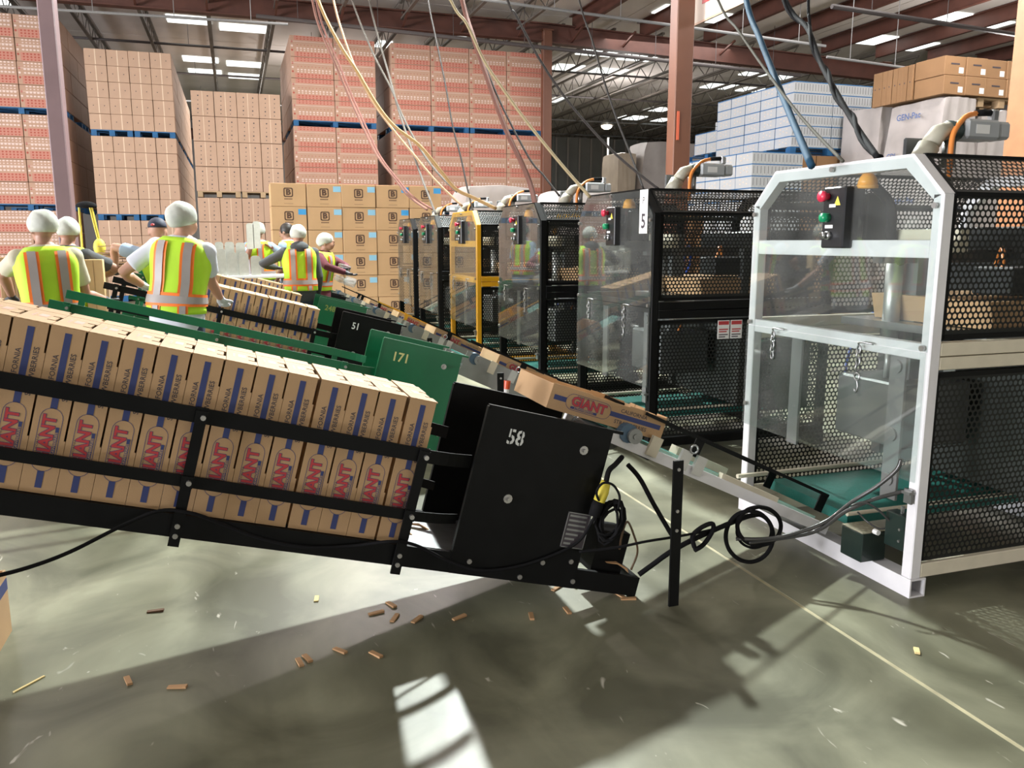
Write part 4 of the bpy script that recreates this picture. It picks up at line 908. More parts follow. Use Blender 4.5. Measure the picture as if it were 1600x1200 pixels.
def hand(b, wrist, d, side, pad=0):
    d = d.normalized(); dn = Vector((0, 0, -1)); sx = d.cross(dn)
    sx = sx.normalized() if sx.length > .1 else Vector((1, 0, 0)); nn = sx.cross(d).normalized()
    c = wrist + d * .05; b.ell(c, (.041 + pad, .050 + pad, .018 + pad), 12, 8, ax=(sx, d, nn)); b.tube([wrist - d * .03, wrist + d * .03], .027 + pad, 8)
    for k, L in enumerate((.062, .074, .070, .055)):
        o = c + sx * ((k - 1.5) * .0205) + d * .038; b.tube([o, o + d * L * .5 + nn * -.006, o + d * L * .85 - nn * .028], .0095 + pad, 6, radii=[.0105 + pad, .0098 + pad, .008 + pad])
    o = c - sx * (.034 * side) - d * .02; b.tube([o, o - sx * (.028 * side) + d * .03 - nn * .01, o - sx * (.03 * side) + d * .06 - nn * .018], .011 + pad, 6)
def person(px, pyt, Y, label, rot=0, lean=0, side=0, la=None, ra=None, sleeve='short', shirt=None, pants=DENIM, head='net', skin=None, glove=None, hyaw=0, hpitch=0, vest=True, tall=None):
    top = at(px, pyt, Y=Y); s = tall or top.z / 1.73; loc = Vector((top.x - math.sin(side) * .75, Y - math.sin(lean) * .6 * math.cos(math.radians(rot)), 0)); loc.x += math.sin(lean) * .6 * math.sin(math.radians(rot))
    t = thing('person', label, 'person', loc); RZ = Matrix.Rotation(math.radians(rot), 3, 'Z'); t.rotation_euler = (0, 0, math.radians(rot)); t.scale = (s, s, s)
    inv = RZ.transposed()
    def loc2(p): return inv @ (Vector(p) - loc) / s
    def L(p):
        p = Vector(p)
        k = min(max((p.z - .86) / .3, 0), 1); k = k * k * (3 - 2 * k); z = p.z - .92
        if k <= 0: return p
        a, c = lean * k, -side * k
        y, z2 = p.y * math.cos(a) + z * math.sin(a), z * math.cos(a) - p.y * math.sin(a)
        x, z3 = p.x * math.cos(c) - z2 * math.sin(c), p.x * math.sin(c) + z2 * math.cos(c)
        return Vector((x, y, z3 + .92))
    # arms: shoulder, elbow, wrist in body space
    arms = []
    for sd, a in ((-1, la), (1, ra)):
        sh = L((sd * .175, 0, 1.385))
        if a: el, ha = loc2(a[0]), loc2(a[1])
        else: el, ha = sh + Vector((sd * .05, -.02, -.29)), sh + Vector((sd * .05, .12, -.52))
        el = sh + (el - sh).normalized() * .30; ha = el + (ha - el).normalized() * .26
        arms.append((sd, sh, el, ha))
    hq = Matrix.Rotation(hyaw, 3, 'Z') @ Matrix.Rotation(-hpitch, 3, 'X'); hc = L((0, .018, 1.59)); nk = L((0, .0, 1.49))
    def Hd(p): return hc + hq @ Vector(p)
    sk = skin or SKINM
    b = MB(); tor = MB(); loft(tor, [(z, rx - .004, ry - .004, 0, 0) for z, rx, ry in RINGS]); tor.v = [tuple(L(v)) for v in tor.v]; b.add(tor.v, tor.f)
    b.tube([L((0, -.005, 1.44)), nk, hc - Vector((0, 0, .03))], .056, 12); ax = (hq @ Vector((1, 0, 0)), hq @ Vector((0, 1, 0)), hq @ Vector((0, 0, 1)))
    b.ell(Hd((0, -.008, .025)), (.078, .096, .100), 16, 10, ax=ax); b.ell(Hd((0, .022, -.045)), (.056, .066, .068), 14, 8, ax=ax)
    b.ell(Hd((0, .094, -.018)), (.013, .018, .026), 8, 6, ax=ax)
    for sd in (-1, 1): b.ell(Hd((sd * .077, -.008, -.012)), (.010, .018, .030), 8, 6, ax=ax)
    for (sd, sh, el, ha) in arms:
        b.tube([sh - (el - sh) * .1, sh + (el - sh) * .45, el, el + (ha - el) * .3, ha], .05, 10, radii=[.054, .050, .040, .042, .028]); b.ell(sh, (.062, .06, .062), 12, 8)
        if not glove: hand(b, ha, ha - el, sd)
    hipz = .90
    for sd in (-1, 1):
        b.tube([(sd * .09, 0, hipz), (sd * .10, .01, .5), (sd * .105, -.01, .28), (sd * .105, -.02, .08)], .08, 12, radii=[.088, .062, .056, .040]); b.ell((sd * .108, .06, .045), (.045, .125, .045), 12, 8)
    link('body', remesh(b, .0105, 'body', sk), t)
    # eyes, brows and mouth
    f = MB()
    for sd in (-1, 1): f.ell(Hd((sd * .03, .079, .012)), (.011, .008, .006), 8, 5, ax=ax); f.ell(Hd((sd * .03, .082, .030)), (.016, .006, .004), 8, 4, ax=ax)
    f.ell(Hd((0, .086, -.062)), (.022, .006, .006), 8, 4, ax=ax); f.build('face_features', mat('face_dark', (.10, .04, .03), .6), t)
    # clothes
    sh_m = shirt or WLAB; c = MB(); tor = MB(); loft(tor, [(z, rx + .010, ry + .010, 0, 0) for z, rx, ry in RINGS[:-1]] + [(1.478, .075, .07, 0, 0)]); tor.v = [tuple(L(v)) for v in tor.v]; c.add(tor.v, tor.f)
    for (sd, sh, el, ha) in arms:
        c.ell(sh, (.072, .07, .07), 12, 8)
        if sleeve == 'short': c.tube([sh - (el - sh) * .1, sh + (el - sh) * .72], .062, 10, radii=[.066, .067])
        else: c.tube([sh - (el - sh) * .1, sh + (el - sh) * .45, el, el + (ha - el) * .4, ha - (ha - el) * .02], .06, 10, radii=[.066, .062, .053, .050, .040])
    if head == 'hood': c.ell(L((0, -.07, 1.44)), (.12, .07, .085), 14, 8)
    link('shirt', remesh(c, .013, 'shirt', sh_m), t)
    d = MB(); loft(d, [(.78, .15, .115, 0, 0), (.88, .184, .132, 0, 0), (.965, .182, .128, 0, 0)])
    for sd in (-1, 1): d.tube([(sd * .09, 0, .88), (sd * .10, .01, .5), (sd * .105, -.01, .28), (sd * .105, -.02, .07)], .08, 12, radii=[.100, .078, .070, .066])
    link('trousers', remesh(d, .014, 'trousers', pants), t)
    for sd in (-1, 1): MB().ell((sd * .108, .06, .045), (.052, .135, .045), 12, 8).build('shoe', BLACKR, t, smooth=True)
    if vest:
        v = MB(); zs = [.93 + (1.462 - .93) * k / 16 for k in range(17)]; off = .024
        def VP(z, a): rx, ry = ring_at(z); x, y = sup(rx + off + .006 * math.sin(5 * a + 9 * z), ry + off + .006 * math.sin(3 * a + 7 * z), a); return L((x, y, z))
        n = 40
        for z in zs:
            for j in range(n): v.v.append(tuple(VP(z, 2 * math.pi * j / n)))
        for i in range(16):
            for j in range(n): v.f.append((i * n + j, i * n + (j + 1) % n, (i + 1) * n + (j + 1) % n, (i + 1) * n + j)); v.m.append(0)
        vo = v.build('safety_vest', HIVIS, t, smooth=True)
        so = vo.modifiers.new('cloth', 'SOLIDIFY'); so.thickness = .006
        def strip(x0, x1, z0, z1, sg, m, o2, nm):
            q = MB(); N = 14
            for k in range(N + 1):
                z = z0 + (z1 - z0) * k / N; rx, ry = ring_at(z); rx += off; ry += off
                for x in (x0, x1):
                    xx = max(-.97, min(.97, x / rx)); yy = ry * (1 - abs(xx) ** 2.5) ** .4 + o2; q.v.append(tuple(L((x if abs(x / rx) < .97 else xx * rx, sg * yy, z))))
            for k in range(N): q.f.append((2 * k, 2 * k + 1, 2 * k + 3, 2 * k + 2)); q.m.append(0)
            q.build(nm, m, vo, smooth=True)
        for sg in (-1, 1):
            for xc in (-.095, .095):
                strip(xc - .046, xc + .046, 1.035, 1.425, sg, HIORA, .010, 'orange_edging'); strip(xc - .027, xc + .027, 1.035, 1.43, sg, REFL, .014, 'reflective_stripe')
        for xc in (-.095, .095): strip(xc - .034, xc + .034, .935, .99, -1, HIORA, .010, 'orange_edging'); strip(xc - .02, xc + .02, .935, .99, -1, REFL, .014, 'reflective_stripe')
        def band(z0, z1, o2, m, nm):
            q = MB()
            for z in (z0, (z0 + z1) / 2, z1):
                rx, ry = ring_at(z)
                for j in range(41): x, y = sup(rx + off + o2, ry + off + o2, 2 * math.pi * j / 40); q.v.append(tuple(L((x, y, z))))
            for i in range(2):
                for j in range(40): q.f.append((i * 41 + j, i * 41 + j + 1, (i + 1) * 41 + j + 1, (i + 1) * 41 + j)); q.m.append(0)
            q.build(nm, m, vo, smooth=True)
        band(.985, 1.075, .010, HIORA, 'orange_edging'); band(1.005, 1.055, .014, REFL, 'reflective_stripe')
    if glove:
        for (sd, sh, el, ha) in arms:
            g = MB(); hand(g, ha, ha - el, sd, .003); link('glove', remesh(g, .008, 'glove', glove), t)
    if head in ('net', 'hood'):
        q = MB(); q.ell(Hd((0, -.022, .035)), (.098, .118, .105), 20, 10, ax=ax, lo=-.55); q.v = [tuple(Vector(p) + (Vector(p) - hc).normalized() * .003 * math.sin(60 * p[0] + 40 * p[2])) for p in q.v]; q.build('hair_net', NET, t, smooth=True)
        MB().ell(Hd((0, -.014, .035)), (.080, .100, .092), 16, 8, ax=ax, lo=-.4).build('hair', HAIRD if head == 'hood' else mat('brown_hair', (.09, .06, .04), .6), t, smooth=True)
    elif head == 'hair': MB().ell(Hd((0, -.018, .03)), (.085, .102, .103), 16, 10, ax=ax, lo=-.5).build('hair', HAIRD, t, smooth=True)
    elif head == 'cap':
        MB().ell(Hd((0, -.008, .045)), (.084, .104, .085), 16, 8, ax=ax, lo=-.1).build('cap', mat('navy_cap', (.02, .025, .05), .7), t, smooth=True)
        MB().ell(Hd((0, .11, .04)), (.07, .07, .010), 12, 4, ax=ax).build('cap_peak', MATS['navy_cap'], t); MB().ell(Hd((-.05, -.09, .06)), (.02, .02, .012), 8, 4, ax=ax).build('cap_badge', RED, t)
    return t
TANSH = mat('pale_olive_shirt', (.52, .48, .36), .8, var=.1, scale=5, bump=.4, bscale=6); WHSH = mat('white_shirt', (.66, .68, .76), .8, var=.08, scale=5, bump=.4, bscale=6); GRYSH = mat('charcoal_shirt', (.07, .075, .08), .85, var=.2); LBSH = mat('light_blue_shirt', (.35, .46, .62), .8); MARO = mat('maroon_shirt', (.12, .022, .035), .8)
SK2 = mat('tan_skin', (.36, .19, .13), .5)
person(62, 326, 6.5, 'person in pale olive shirt and vest, leftmost at the feeders', 14, .04, -.03, la=(at(17, 415, Y=6.55), at(14, 452, Y=6.8)), ra=(at(118, 412, Y=6.55), at(143, 462, Y=6.7)), shirt=TANSH, glove=GLOVEB, hyaw=.35, skin=SK2)
person(287, 311, 6.4, 'person in white shirt leaning right, nearest gloved hand on the 51 feeder trays', -18, .10, .10, la=(at(206, 415, Y=6.45), at(238, 455, Y=6.8)), ra=(at(328, 432, Y=6.5), at(352, 480, Y=6.85)), shirt=WHSH, glove=GLOVEW, hyaw=-.45, hpitch=-.25)
person(103, 338, 7.95, 'person in charcoal shirt behind the olive-shirted one', -25, .06, .02, ra=(at(146, 405, Y=7.9), at(135, 440, Y=8.2)), shirt=GRYSH, glove=GLOVEB, hyaw=.5, skin=SK2)
person(243, 336, 8.15, 'person in light blue shirt and dark cap behind the white-shirted one', 25, .12, -.10, la=(at(187, 388, Y=8.15), at(180, 415, Y=8.35)), shirt=LBSH, head='cap', glove=GLOVEB, hyaw=-.2)
person(465, 350, 9.9, 'person in grey hooded top and hair net, back turned, by the logo cartons', 4, .05, 0, la=(at(425, 405, Y=9.9), at(440, 420, Y=10.2)), sleeve='long', shirt=GRYSH, head='hood', glove=GLOVEB)
person(508, 361, 10.5, 'person in maroon sleeves looking down at clear boxes', -115, .16, .0, la=(at(525, 408, Y=10.6), at(540, 420, Y=10.3)), ra=(at(507, 412, Y=10.2), at(534, 424, Y=10.1)), sleeve='long', shirt=MARO, glove=GLOVEB, hpitch=-.3, skin=SK2)
person(448, 347, 12.4, 'dark-haired person mostly hidden behind the hooded one', 60, .05, 0, shirt=LBSH, head='hair', skin=SK2)
person(402, 346, 11.95, 'person carrying a tall stack of grey punnets', 150, .04, 0, la=(at(430, 390, Y=11.9), at(408, 380, Y=11.75)), ra=(at(386, 395, Y=11.9), at(392, 384, Y=11.75)), shirt=LBSH, skin=SK2)
# ------------------------------------------------------------------ hoses and cables dropping from the roof to the machines
def hose(pts, y1, wpx, m, label, y0=None, name='overhead_hose', wob=0, cat='hose'):
    """pts: the run as seen, y1: depth where it meets its machine, y0: depth where it leaves the roof trunking"""
    y0 = y0 or y1 + 1.6; P = []; n = len(pts)
    ln = [0]
    for a, b in zip(pts, pts[1:]): ln.append(ln[-1] + math.hypot(a[0] - b[0], a[1] - b[1]))
    for (x, y), l in zip(pts, ln): P.append(at(x, y, Y=y0 + (y1 - y0) * l / ln[-1]))
    d = (P[0] - P[1]).normalized(); P = [P[0] + Vector((d.x * 1.6, .5, max(.8, 7.45 - P[0].z))), P[0] + d * .8 + Vector((0, 0, .3))] + P
    r = wpx / 2 * (y0 * .5 + y1 * .5) / 1220
    S = smoothpts(P, 6); o = S[-1].copy(); t = MB().tube([p - o for p in S], r, 8)
    h = t.build(name, m, None, o, smooth=True, label=label, cat=cat)
    h['group'] = 'hoses and cables dropping from the roof'
    return S, r
PINKH = mat('pink_hose', (.30, .16, .13), .75, spec=.15); GOLDH = mat('gold_hose', (.32, .20, .085), .75, spec=.15); GREYH = mat('grey_hose', (.15, .135, .12), .75, spec=.15); DKH = mat('dark_cable', (.035, .03, .028), .75, spec=.15); BRH = mat('brown_hose', (.15, .07, .055), .75, spec=.15); OLH = mat('olive_hose', (.30, .24, .14), .75, spec=.15); BLH = mat('blue_hose_outer', (.018, .06, .11), .75, spec=.15)
hose([(488, 0), (499, 42), (522, 96), (544, 147), (567, 198), (590, 244), (618, 280), (638, 306), (668, 328)], 11.3, 3.5, PINKH, 'pink hose, leftmost of the overhead bundle, sagging to the far machines')
hose([(494, 0), (506, 45), (528, 96), (549, 147), (572, 198), (594, 244), (622, 281), (646, 308), (676, 327)], 11.2, 3, mat('rose_hose', (.26, .125, .105), .75, spec=.15), 'darker pink hose running alongside the leftmost pink one')
hose([(497, 0), (530, 68), (559, 113), (586, 159), (615, 196), (655, 227), (686, 264), (712, 295), (740, 309), (775, 326)], 7.6, 5, GOLDH, 'gold hose bending across the red stacks to the machine past the yellow one', 9.4)
hose([(521, 0), (536, 54), (556, 108), (582, 159), (612, 200), (645, 240), (683, 285), (722, 322)], 9.3, 3.5, mat('tan_hose', (.36, .23, .14), .75, spec=.15), 'tan hose crossing beside the gold one to the yellow machine')
hose([(550, 0), (581, 79), (610, 136), (629, 181), (655, 230), (682, 268), (714, 300)], 10.8, 3, GREYH, 'grey cable right of the tan hose')
hose([(577, 0), (592, 62), (610, 125), (624, 176), (644, 235), (661, 283), (681, 335)], 10.9, 3, mat('light_grey_cable', (.17, .155, .14), .75, spec=.15), 'light grey cable crossing the dark gap between red stacks')
hose([(669, 0), (679, 51), (695, 127), (707, 195), (720, 246), (731, 297), (741, 336)], 9.2, 2.5, DKH, 'thin dark cable in front of the right red stack, ending at the yellow machine')
hose([(722, 0), (740, 60), (766, 136), (791, 204), (814, 252), (828, 286), (837, 322)], 7.2, 7.5, BRH, 'thick brown hose dropping to the black machine left of number 5')
hose([(704, 0), (729, 37), (757, 96), (788, 142), (816, 181), (850, 224), (884, 265), (922, 308)], 5.6, 4.5, OLH, 'olive hose ending at the left top corner of machine 5')
hose([(730, 30), (748, 76), (780, 156), (825, 244), (850, 275), (874, 306)], 7.1, 3, DKH, 'thin dark cable behind the olive hose')
hose([(793, 0), (805, 22), (842, 91), (888, 159), (939, 218), (978, 255), (1031, 297)], 5.0, 4, DKH, 'black cable sweeping down to the right top corner of machine 5')
hose([(905, 0), (925, 62), (944, 127), (964, 187), (984, 238), (1006, 297)], 5.3, 3.2, DKH, 'thin black cable crossing the sweeping one above machine 5')
hose([(1122, 0), (1154, 48), (1191, 102), (1250, 181), (1317, 252)], 3.0, 5, mat('grey_green_cable', (.09, .085, .07), .75, spec=.15), 'dark cable left of the blue hose ending on the white machine')
hose([(1166, 0), (1188, 62), (1210, 118), (1235, 180), (1268, 259)], 3.05, 11, BLH, 'thick blue hose dropping onto the white machine')
S, r = hose([(1227, 0), (1262, 45), (1282, 98), (1310, 150), (1338, 198), (1371, 246)], 2.95, 9, BLACKR, 'thick black twisted cable dropping onto the white machine')
tw = []
for k, p in enumerate(S): a = k * .75; tw.append(p + RT * (r * 1.2 * math.cos(a)) + UP * (r * 1.2 * math.sin(a)))
o = tw[-1].copy(); MB().tube([p - o for p in tw], r * .8, 7).build('overhead_hose', BLACKR, None, o, smooth=True, label='black cable wound around the thick twisted one', cat='hose', group='hoses and cables dropping from the roof')
hose([(1263, 0), (1264, 25), (1268, 60)], 4.2, 5, BLACKR, 'short straight black cable meeting the twisted one at the top edge', 4.3)
# ------------------------------------------------------------------ cables around the foreground feeder
def cable(pts, r, m, label, name='cable', group=None, n=7):
    P = [at(x, y, Y=Y) for (x, y, Y) in pts]; S = smoothpts(P, n); o = S[0].copy(); o.z = 0
    return MB().tube([p - o for p in S], r, 7).build(name, m, None, o, smooth=True, label=label, cat='cable', group=group)
cable([(-40, 908, 2.45), (40, 888, 2.55), (110, 862, 2.68), (190, 822, 2.79), (250, 798, 2.815), (300, 802, 2.815), (345, 818, 2.83), (410, 842, 2.84), (480, 855, 2.84), (550, 853, 2.838), (612, 846, 2.80), (650, 852, 2.83), (700, 876, 2.838), (750, 891, 2.838), (810, 885, 2.838), (870, 865, 2.838), (905, 845, 2.835), (925, 815, 2.80), (935, 795, 2.79)], .0062, BLACKR, 'black cable looping along the rail of the foreground feeder')
t = thing('power_plug', 'yellow and black power connector hanging beside the 58 panel', 'plug', at(930, 800, Y=2.80)); o = Vector(t.location)
def rel(x, y, Y): return at(x, y, Y=Y) - o
MB().tube([rel(928, 806, 2.80), rel(933, 790, 2.80), rel(936, 782, 2.80)], .024, 12, radii=[.022, .024, .020]).build('socket', BLACKR, t, smooth=True)
MB().tube([rel(936, 783, 2.80), rel(942, 768, 2.80), rel(947, 752, 2.80)], .024, 12, radii=[.023, .024, .019]).build('yellow_shell', YLAB, t, smooth=True)
MB().tube(smoothpts([rel(947, 753, 2.80), rel(952, 735, 2.82), rel(962, 725, 2.88), rel(972, 714, 2.92)], 5), .011, 7).build('tail', BLACKR, t, smooth=True)
# coil of cable at the plug
rnd = random.Random(5); P = []
for k in range(70):
    a = k * 2 * math.pi / 11; R = .072 + .012 * math.sin(k * .7); c = at(953 + 4 * math.sin(k * .31), 815 + 5 * math.cos(k * .23), Y=2.80 + .012 * math.sin(k * .9)); P.append(c + RT * (.62 * R * math.cos(a)) + UP * (R * math.sin(a)) + RT * (.2 * R * math.sin(a)))
o = P[0].copy(); MB().tube([p - o for p in P], .0058, 6).build('cable_coil', BLACKR, None, o, smooth=True, label='untidy coil of thin black cable hanging by the yellow plug', cat='cable')
cable([(940, 790, 2.79), (932, 770, 2.775), (942, 755, 2.77), (958, 758, 2.77), (968, 775, 2.775), (966, 795, 2.78)], .005, BLACKR, 'black cable hooped around the yellow plug')
cable([(905, 862, 2.83), (960, 856, 2.80), (1010, 846, 2.78), (1060, 838, 2.80), (1110, 828, 2.85), (1150, 815, 2.9)], .0055, BLACKR, 'thin black cable running level behind the black post')
cable([(998, 898, 2.86), (1020, 882, 2.85), (1048, 862, 2.83), (1085, 842, 2.84), (1130, 822, 2.88), (1165, 808, 2.92), (1185, 804, 2.93)], .011, BLACKR, 'thick black cable rising from the feeder foot to the belt rail')
cable([(981, 726, 2.93), (1000, 748, 2.92), (1020, 785, 2.9), (1045, 828, 2.86), (1060, 852, 2.84)], .010, BLACKR, 'black strap slanting from the belt rail to the thick cable')
for k, (cx, cy, rx, ry, Y) in enumerate(((1171, 838, 37, 40, 2.90), (1178, 830, 27, 26, 2.91), (1186, 822, 34, 30, 2.89))):
    pts = [(cx + rx * math.cos(a), cy + ry * math.sin(a), Y + .02 * math.sin(a + k)) for a in [2 * math.pi * j / 12 - 1.6 for j in range(13)]]
    cable(pts, .0095 if k != 1 else .006, BLACKR, ['large black cable loop hanging below the white belt rail', 'small inner cable loop below the white belt rail', 'second black cable loop crossing the large one'][k], group='cable loops below the belt rail', n=4)
cable([(1085, 855, 2.82), (1082, 838, 2.82), (1095, 825, 2.82), (1112, 818, 2.82), (1114, 828, 2.83), (1100, 850, 2.83), (1085, 860, 2.83)], .010, BLACKR, 'tight twist of black cable between the post and the loops', n=4)
SHEATH = mat('shiny_black_sheath', (.05, .05, .048), .25)
cable([(1150, 842, 2.88), (1195, 842, 2.84), (1240, 834, 2.78), (1290, 815, 2.74), (1330, 785, 2.70), (1370, 760, 2.63), (1400, 735, 2.58), (1408, 718, 2.57)], .0085, SHEATH, 'shiny sheathed cable rising to the white machine post')
cable([(1170, 848, 2.87), (1215, 842, 2.82), (1275, 830, 2.75), (1320, 800, 2.70), (1360, 782, 2.64), (1395, 772, 2.60), (1410, 768, 2.58)], .0085, SHEATH, 'second sheathed cable with brass fitting at the white machine')
cable([(1330, 790, 2.66), (1350, 785, 2.64), (1370, 795, 2.63), (1388, 812, 2.62), (1396, 822, 2.62)], .005, SHEATH, 'thin cable arching into the small green box')
cable([(1395, 823, 2.64), (1375, 826, 2.66), (1355, 815, 2.70), (1340, 800, 2.75)], .004, SHEATH, 'thin cable entering the white gland on the green box')
cable([(968, 858, 2.86), (972, 835, 2.84), (980, 815, 2.84), (990, 835, 2.83), (996, 862, 2.84), (986, 890, 2.86)], .0045, mat('brown_air_line', (.10, .06, .03), .5), 'brown air line arched over the feeder foot')
# small cylinders clipped on the belt frame behind the 58 feeder
t = thing('marker_tube', 'red and white tube clipped by the belt behind the 58 panel', 'tube', at(792, 618, Y=4.6)); MB().cyl((0, 0, -.03), (.005, 0, .02), .020, 12).build('white_band', WLAB, t); MB().cyl((.005, 0, .02), (.012, 0, .075), .024, 12).build('red_sleeve', mat('orange_red_plastic', (.75, .10, .03), .4), t)
t.location = at(790, 612, Y=5.18)
# ------------------------------------------------------------------ cardboard scraps on the floor
CHIP = mat('cardboard_scrap', (.46, .27, .13), .8); CHIPL = mat('pale_cardboard_scrap', (.70, .56, .26), .8)
chips = [(495, 937, 75, 1), (611, 946, -35, 0), (588, 959, 12, 0), (617, 967, 50, 0), (652, 969, 35, 0), (718, 966, 20, 0), (830, 964, -80, 0), (886, 955, -55, 0), (243, 956, 5, 2), (468, 1036, -65, 0), (480, 1030, -50, 0), (531, 1018, -25, 0), (587, 1024, -30, 0), (200, 1065, -70, 0), (277, 1075, 0, 0), (46, 1070, 28, 1), (1432, 1018, -80, 1), (982, 937, 0, 0), (968, 931, -35, 0), (905, 918, 10, 1), (870, 920, 30, 0), (640, 834, 5, 0)]
near = ['pale chip alone under the feeder rail', 'chip above the pair in the pink band', 'flat-lying chip left in the pink band', 'slanted chip low in the pink band', 'chip on the edge of the dark shadow', 'long chip left of the shadow under the 58 panel', 'upright chip below the 58 panel', 'chip near the foot of the 58 feeder', 'dark bent chip alone at left', 'left chip of the close pair', 'right chip of the close pair', 'chip just right of the close pair', 'chip nearest the bright floor rectangle', 'steep chip at lower left', 'level chip at lower left', 'thin pale sliver at the far left', 'pale chip right of the floor joint', 'chip under the tip of the feeder foot', 'small chip beside the feeder foot', 'pale sliver under the 58 feeder', 'dark chip under the 58 feeder', '']
for (x, y, a, k), lab in zip(chips, near):
    if not lab: continue
    q = at(x, y, Z=0); L = .062 if k != 1 else .045; b = MB()
    if lab.startswith('thin'): b.box(-.055, -.004, 0, .055, .004, .004)
    else: b.hexa([(-L / 2, -.009, 0), (L / 2, -.007, 0), (L / 2, .010, 0), (-L / 2, .009, 0), (-L / 2, -.009, .005), (L / 2, -.007, .008), (L / 2, .010, .008), (-L / 2, .009, .005)])
    # angle as seen on the floor
    q2 = at(x + 20 * math.cos(math.radians(a)), y - 20 * math.sin(math.radians(a)), Z=0); d = q2 - q
    b.build('cardboard_chip', [CHIP, CHIPL, mat('dark_scrap', (.12, .06, .03), .8)][k], None, (q.x, q.y, .001), rot=(0, 0, math.atan2(d.y, d.x)), label='cardboard ' + lab, cat='scrap', group='cardboard chips on the floor')
# scraps caught on the feeder
for (x, y, Y, lab) in ((640, 836, 3.05, 'cardboard scrap lying on the slide bed past the last tray'), (655, 822, 3.15, 'bent cardboard scrap standing on the slide bed'), (965, 882, 2.86, 'torn cardboard strip caught at the feeder foot')):
    q = at(x, y, Y=Y); b = MB(); b.prism([(-.05, 0, 0), (.0, 0, .006), (.05, 0, -.012), (.06, 0, -.03), (.045, 0, -.018), (0, 0, 0)], (0, .02, 0)); b.build('cardboard_chip', CHIP, None, q, label=lab, cat='scrap', rot=(0, .25, 0))
# carton at the left picture edge
q = at(19, 985, Z=0); hh = at(20, 889, Y=q.y).z; t = thing('open_carton', 'open kraft carton with a blue band cut by the left picture edge', 'carton', (q.x, q.y, 0))
b = MB(); b.box(-.006, -.42, 0, 0, 0, hh); b.box(-.40, -.42, 0, -.394, 0, hh); b.box(-.394, -.006, 0, -.006, 0, hh); b.box(-.394, -.42, 0, -.006, -.414, hh); b.box(-.394, -.414, 0, -.006, -.006, .006); b.build('body', KRAFT, t)
MB().box(0, -.42, hh - .075, .001, 0, hh - .03).build('blue_band', NAVY, t)
# ------------------------------------------------------------------ punnet stacks, table, odds and ends by the packers
PUN = mat('grey_clear_plastic', (.50, .51, .46), .25, var=.15, scale=20); YT = 10.6
tb = at(345, 431, Y=YT); tb1 = at(462, 440, Y=YT); t = thing('work_table', 'pale work table carrying the grey punnet stacks', 'table', (tb.x, YT - .1, 0)); wt = tb1.x - tb.x
MB().bbox(0, 0, tb.z - .03, wt, .52, tb.z, .004).build('table_top', WLAB, t)
for (x, y) in ((.04, .04), (wt - .04, .04), (.04, .48), (wt - .04, .48)): MB().box(x - .02, y - .02, 0, x + .02, y + .02, tb.z - .03).build('leg', STEEL, t)
def punnets(loc, w, d, n, st, label, grp='stacks of nested grey punnets'):
    t = thing('punnet_stack', label, 'punnet stack', loc, grp)
    h = n * st; m = 5; r = w * .32
    for k in range(m):     # shells nested into one another, rounded at the top
        y0 = -d / 2 + d * k / m; g = .004 * (k % 2); pr = [(-w / 2 + g, y0, 0), (w / 2 - g, y0, 0)]
        for a in range(5): q = a * math.pi / 8; pr.append((w / 2 - g - r + r * math.cos(q), y0, h - g - r + r * math.sin(q)))
        for a in range(5): q = math.pi / 2 + a * math.pi / 8; pr.append((-w / 2 + g + r + r * math.cos(q), y0, h - g - r + r * math.sin(q)))
        MB().prism(pr, (0, d / m * .9, 0)).build('punnet', PUN, t)
    return t
for k, (x0, x1, ty) in enumerate(((340, 355, 389), (356, 372, 394), (374, 390, 395), (392, 409, 400))):
    a, b_ = at(x0, 428, Y=YT), at(x1, 428, Y=YT); hgt = at(x0, ty, Y=YT).z - tb.z; punnets(((a.x + b_.x) / 2, YT + .02, tb.z + .001), b_.x - a.x - .01, .17, 9, hgt / 9, '%s punnet stack from the left in the front table row' % ORD[k])
for k, (x0, x1, ty) in enumerate(((338, 352, 378), (353, 369, 378), (370, 386, 379))):
    a, b_ = at(x0, 428, Y=YT + .25), at(x1, 428, Y=YT + .25); hgt = at(x0, ty, Y=YT + .3).z - tb.z; punnets(((a.x + b_.x) / 2, YT + .27, tb.z + .001), b_.x - a.x - .01, .17, 10, hgt / 10, '%s punnet stack from the left in the back table row' % ORD[k])
for k, (x, y0, y1) in enumerate(((392, 389, 349), (402, 388, 346))):
    q = at(x, y0, Y=11.62); punnets((q.x, q.y, q.z), .09, .16, 9, (at(x, y1, Y=11.62).z - q.z) / 9, ['left of the two tall punnet stacks held upright', 'right of the two tall punnet stacks held upright'][k])
CLAM = clear_mat('clear_clamshell', (.9, .9, .9), .9, .25, .08)
for k, (x, y, Y, rz) in enumerate(((538, 418, 10.25, .2), (533, 436, 10.2, .6), (547, 440, 10.15, -.4))):
    q = at(x, y, Y=Y); t = thing('clear_clamshell', ['clear box held upright in the dark gloves', 'clear box tilted below the dark gloves', 'clear box lowest in front of the logo cartons'][k], 'box', q, None, (.3 * k, .3, rz))
    MB().bbox(-.07, -.05, -.04, .07, .05, .0, .008).build('base', CLAM, t); MB().bbox(-.072, -.052, .002, .072, .052, .035, .012).build('lid', CLAM, t)
q = at(135, 322, Y=9.6); t = thing('floor_tool', 'yellow-handled tool with a black head leaning near the mauve column', 'tool', (q.x, q.y, 0)); z = q.z
MB().ell((0, 0, z), (.10, .06, .05), 14, 6, lo=-.3).build('head', BLACKR, t, smooth=True)
MB().tube([(-.07, 0, z), (-.075, 0, z - .45), (-.06, 0, .3)], .011, 6).build('handle', YLAB, t); MB().tube([(.03, 0, z), (.06, 0, z - .2), (.09, 0, z - .38)], .011, 6).build('handle', YLAB, t)
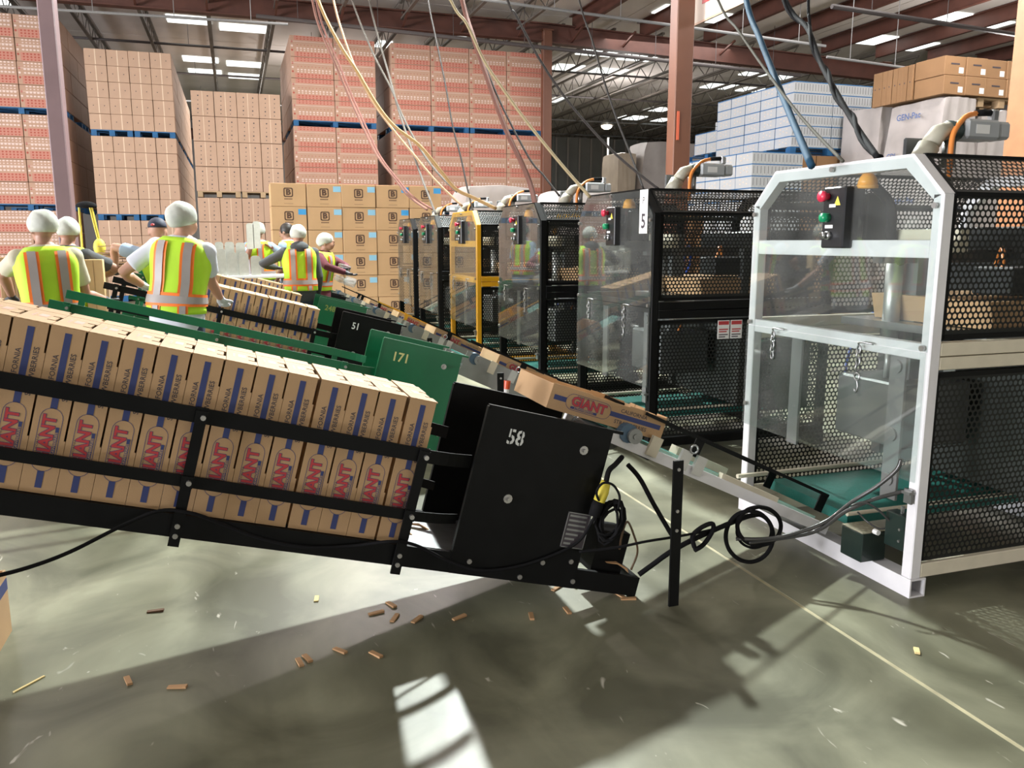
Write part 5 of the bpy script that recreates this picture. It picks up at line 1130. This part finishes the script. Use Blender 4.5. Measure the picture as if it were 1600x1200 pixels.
MB().tube([(.05, 0, z), (.075, 0, z - .2), (.1, 0, z - .38)], .009, 6).build('handle', YLAB, t)
MB().ell((.09, 0, z - .42), (.06, .05, .09), 12, 8).build('canister', YLAB, t, smooth=True); MB().box(-.12, -.08, 0, .12, .08, .3).build('foot', BLACKR, t)
# flattened boards and loose trays at the end of the 51 feeder
YF = 8.75; q = at(148, 410, Y=YF)
t = thing('pallet_stand', 'dark stand holding the flattened boards', 'stand', (q.x, YF, 0)); MB().box(0, 0, q.z - .05, .95, .38, q.z - .02).build('top', KDARK, t)
for (x, y) in ((.03, .03), (.92, .03), (.03, .35), (.92, .35)): MB().box(x - .03, y - .03, 0, x + .03, y + .03, q.z - .05).build('leg', WOOD, t)
for k in range(7):
    t = thing('flattened_board', 'flattened kraft board, %s from the bottom of the flat pile' % ORD[k], 'board', (q.x + random.uniform(0, .12), YF + random.uniform(-.05, .05), q.z - .018 + k * .028), 'pile of flattened kraft boards')
    b = MB(); n = 6
    for j in range(n):
        x0, x1 = .7 * j / n, .7 * (j + 1) / n; f = lambda x: .015 * math.sin(4 * x + k); b.hexa([(x0, 0, f(x0)), (x1, 0, f(x1)), (x1, .36, f(x1)), (x0, .36, f(x0)), (x0, 0, f(x0) + .008), (x1, 0, f(x1) + .008), (x1, .36, f(x1) + .008), (x0, .36, f(x0) + .008)])
    b.build('sheet', KRAFT2 if k % 2 else KRAFT, t)
Y51 = MY[2] + .387
q = at(131, 458, Y=7.6)
t = thing('kraft_carton', 'pale upright kraft carton beside the olive-shirted person', 'carton', (q.x, 7.74, 0)); MB().bbox(0, 0, 0, .14, .1, at(140, 406, Y=7.6).z, .004).build('body', mat('pale_kraft', (.70, .48, .24), .7, var=.1), t); MB().box(.066, -.002, .3, .07, 0, at(140, 408, Y=7.6).z).build('fold_line', KDARK, t)
for k in range(3):
    q = at(3 + k * 13, 470, Y=7.5); tt = thing('kraft_carton', '%s kraft carton standing at the left picture edge' % ['first', 'second', 'third'][k], 'carton', (q.x, 7.5, 0), 'kraft cartons at the left edge'); hh = at(3, 402, Y=7.5).z; MB().bbox(0, 0, 0, .068, .4, hh, .003).build('body', KRAFT, tt); MB().box(.025, -.002, hh - .35, .04, 0, hh - .12).build('printed_stripe', KDARK, tt)
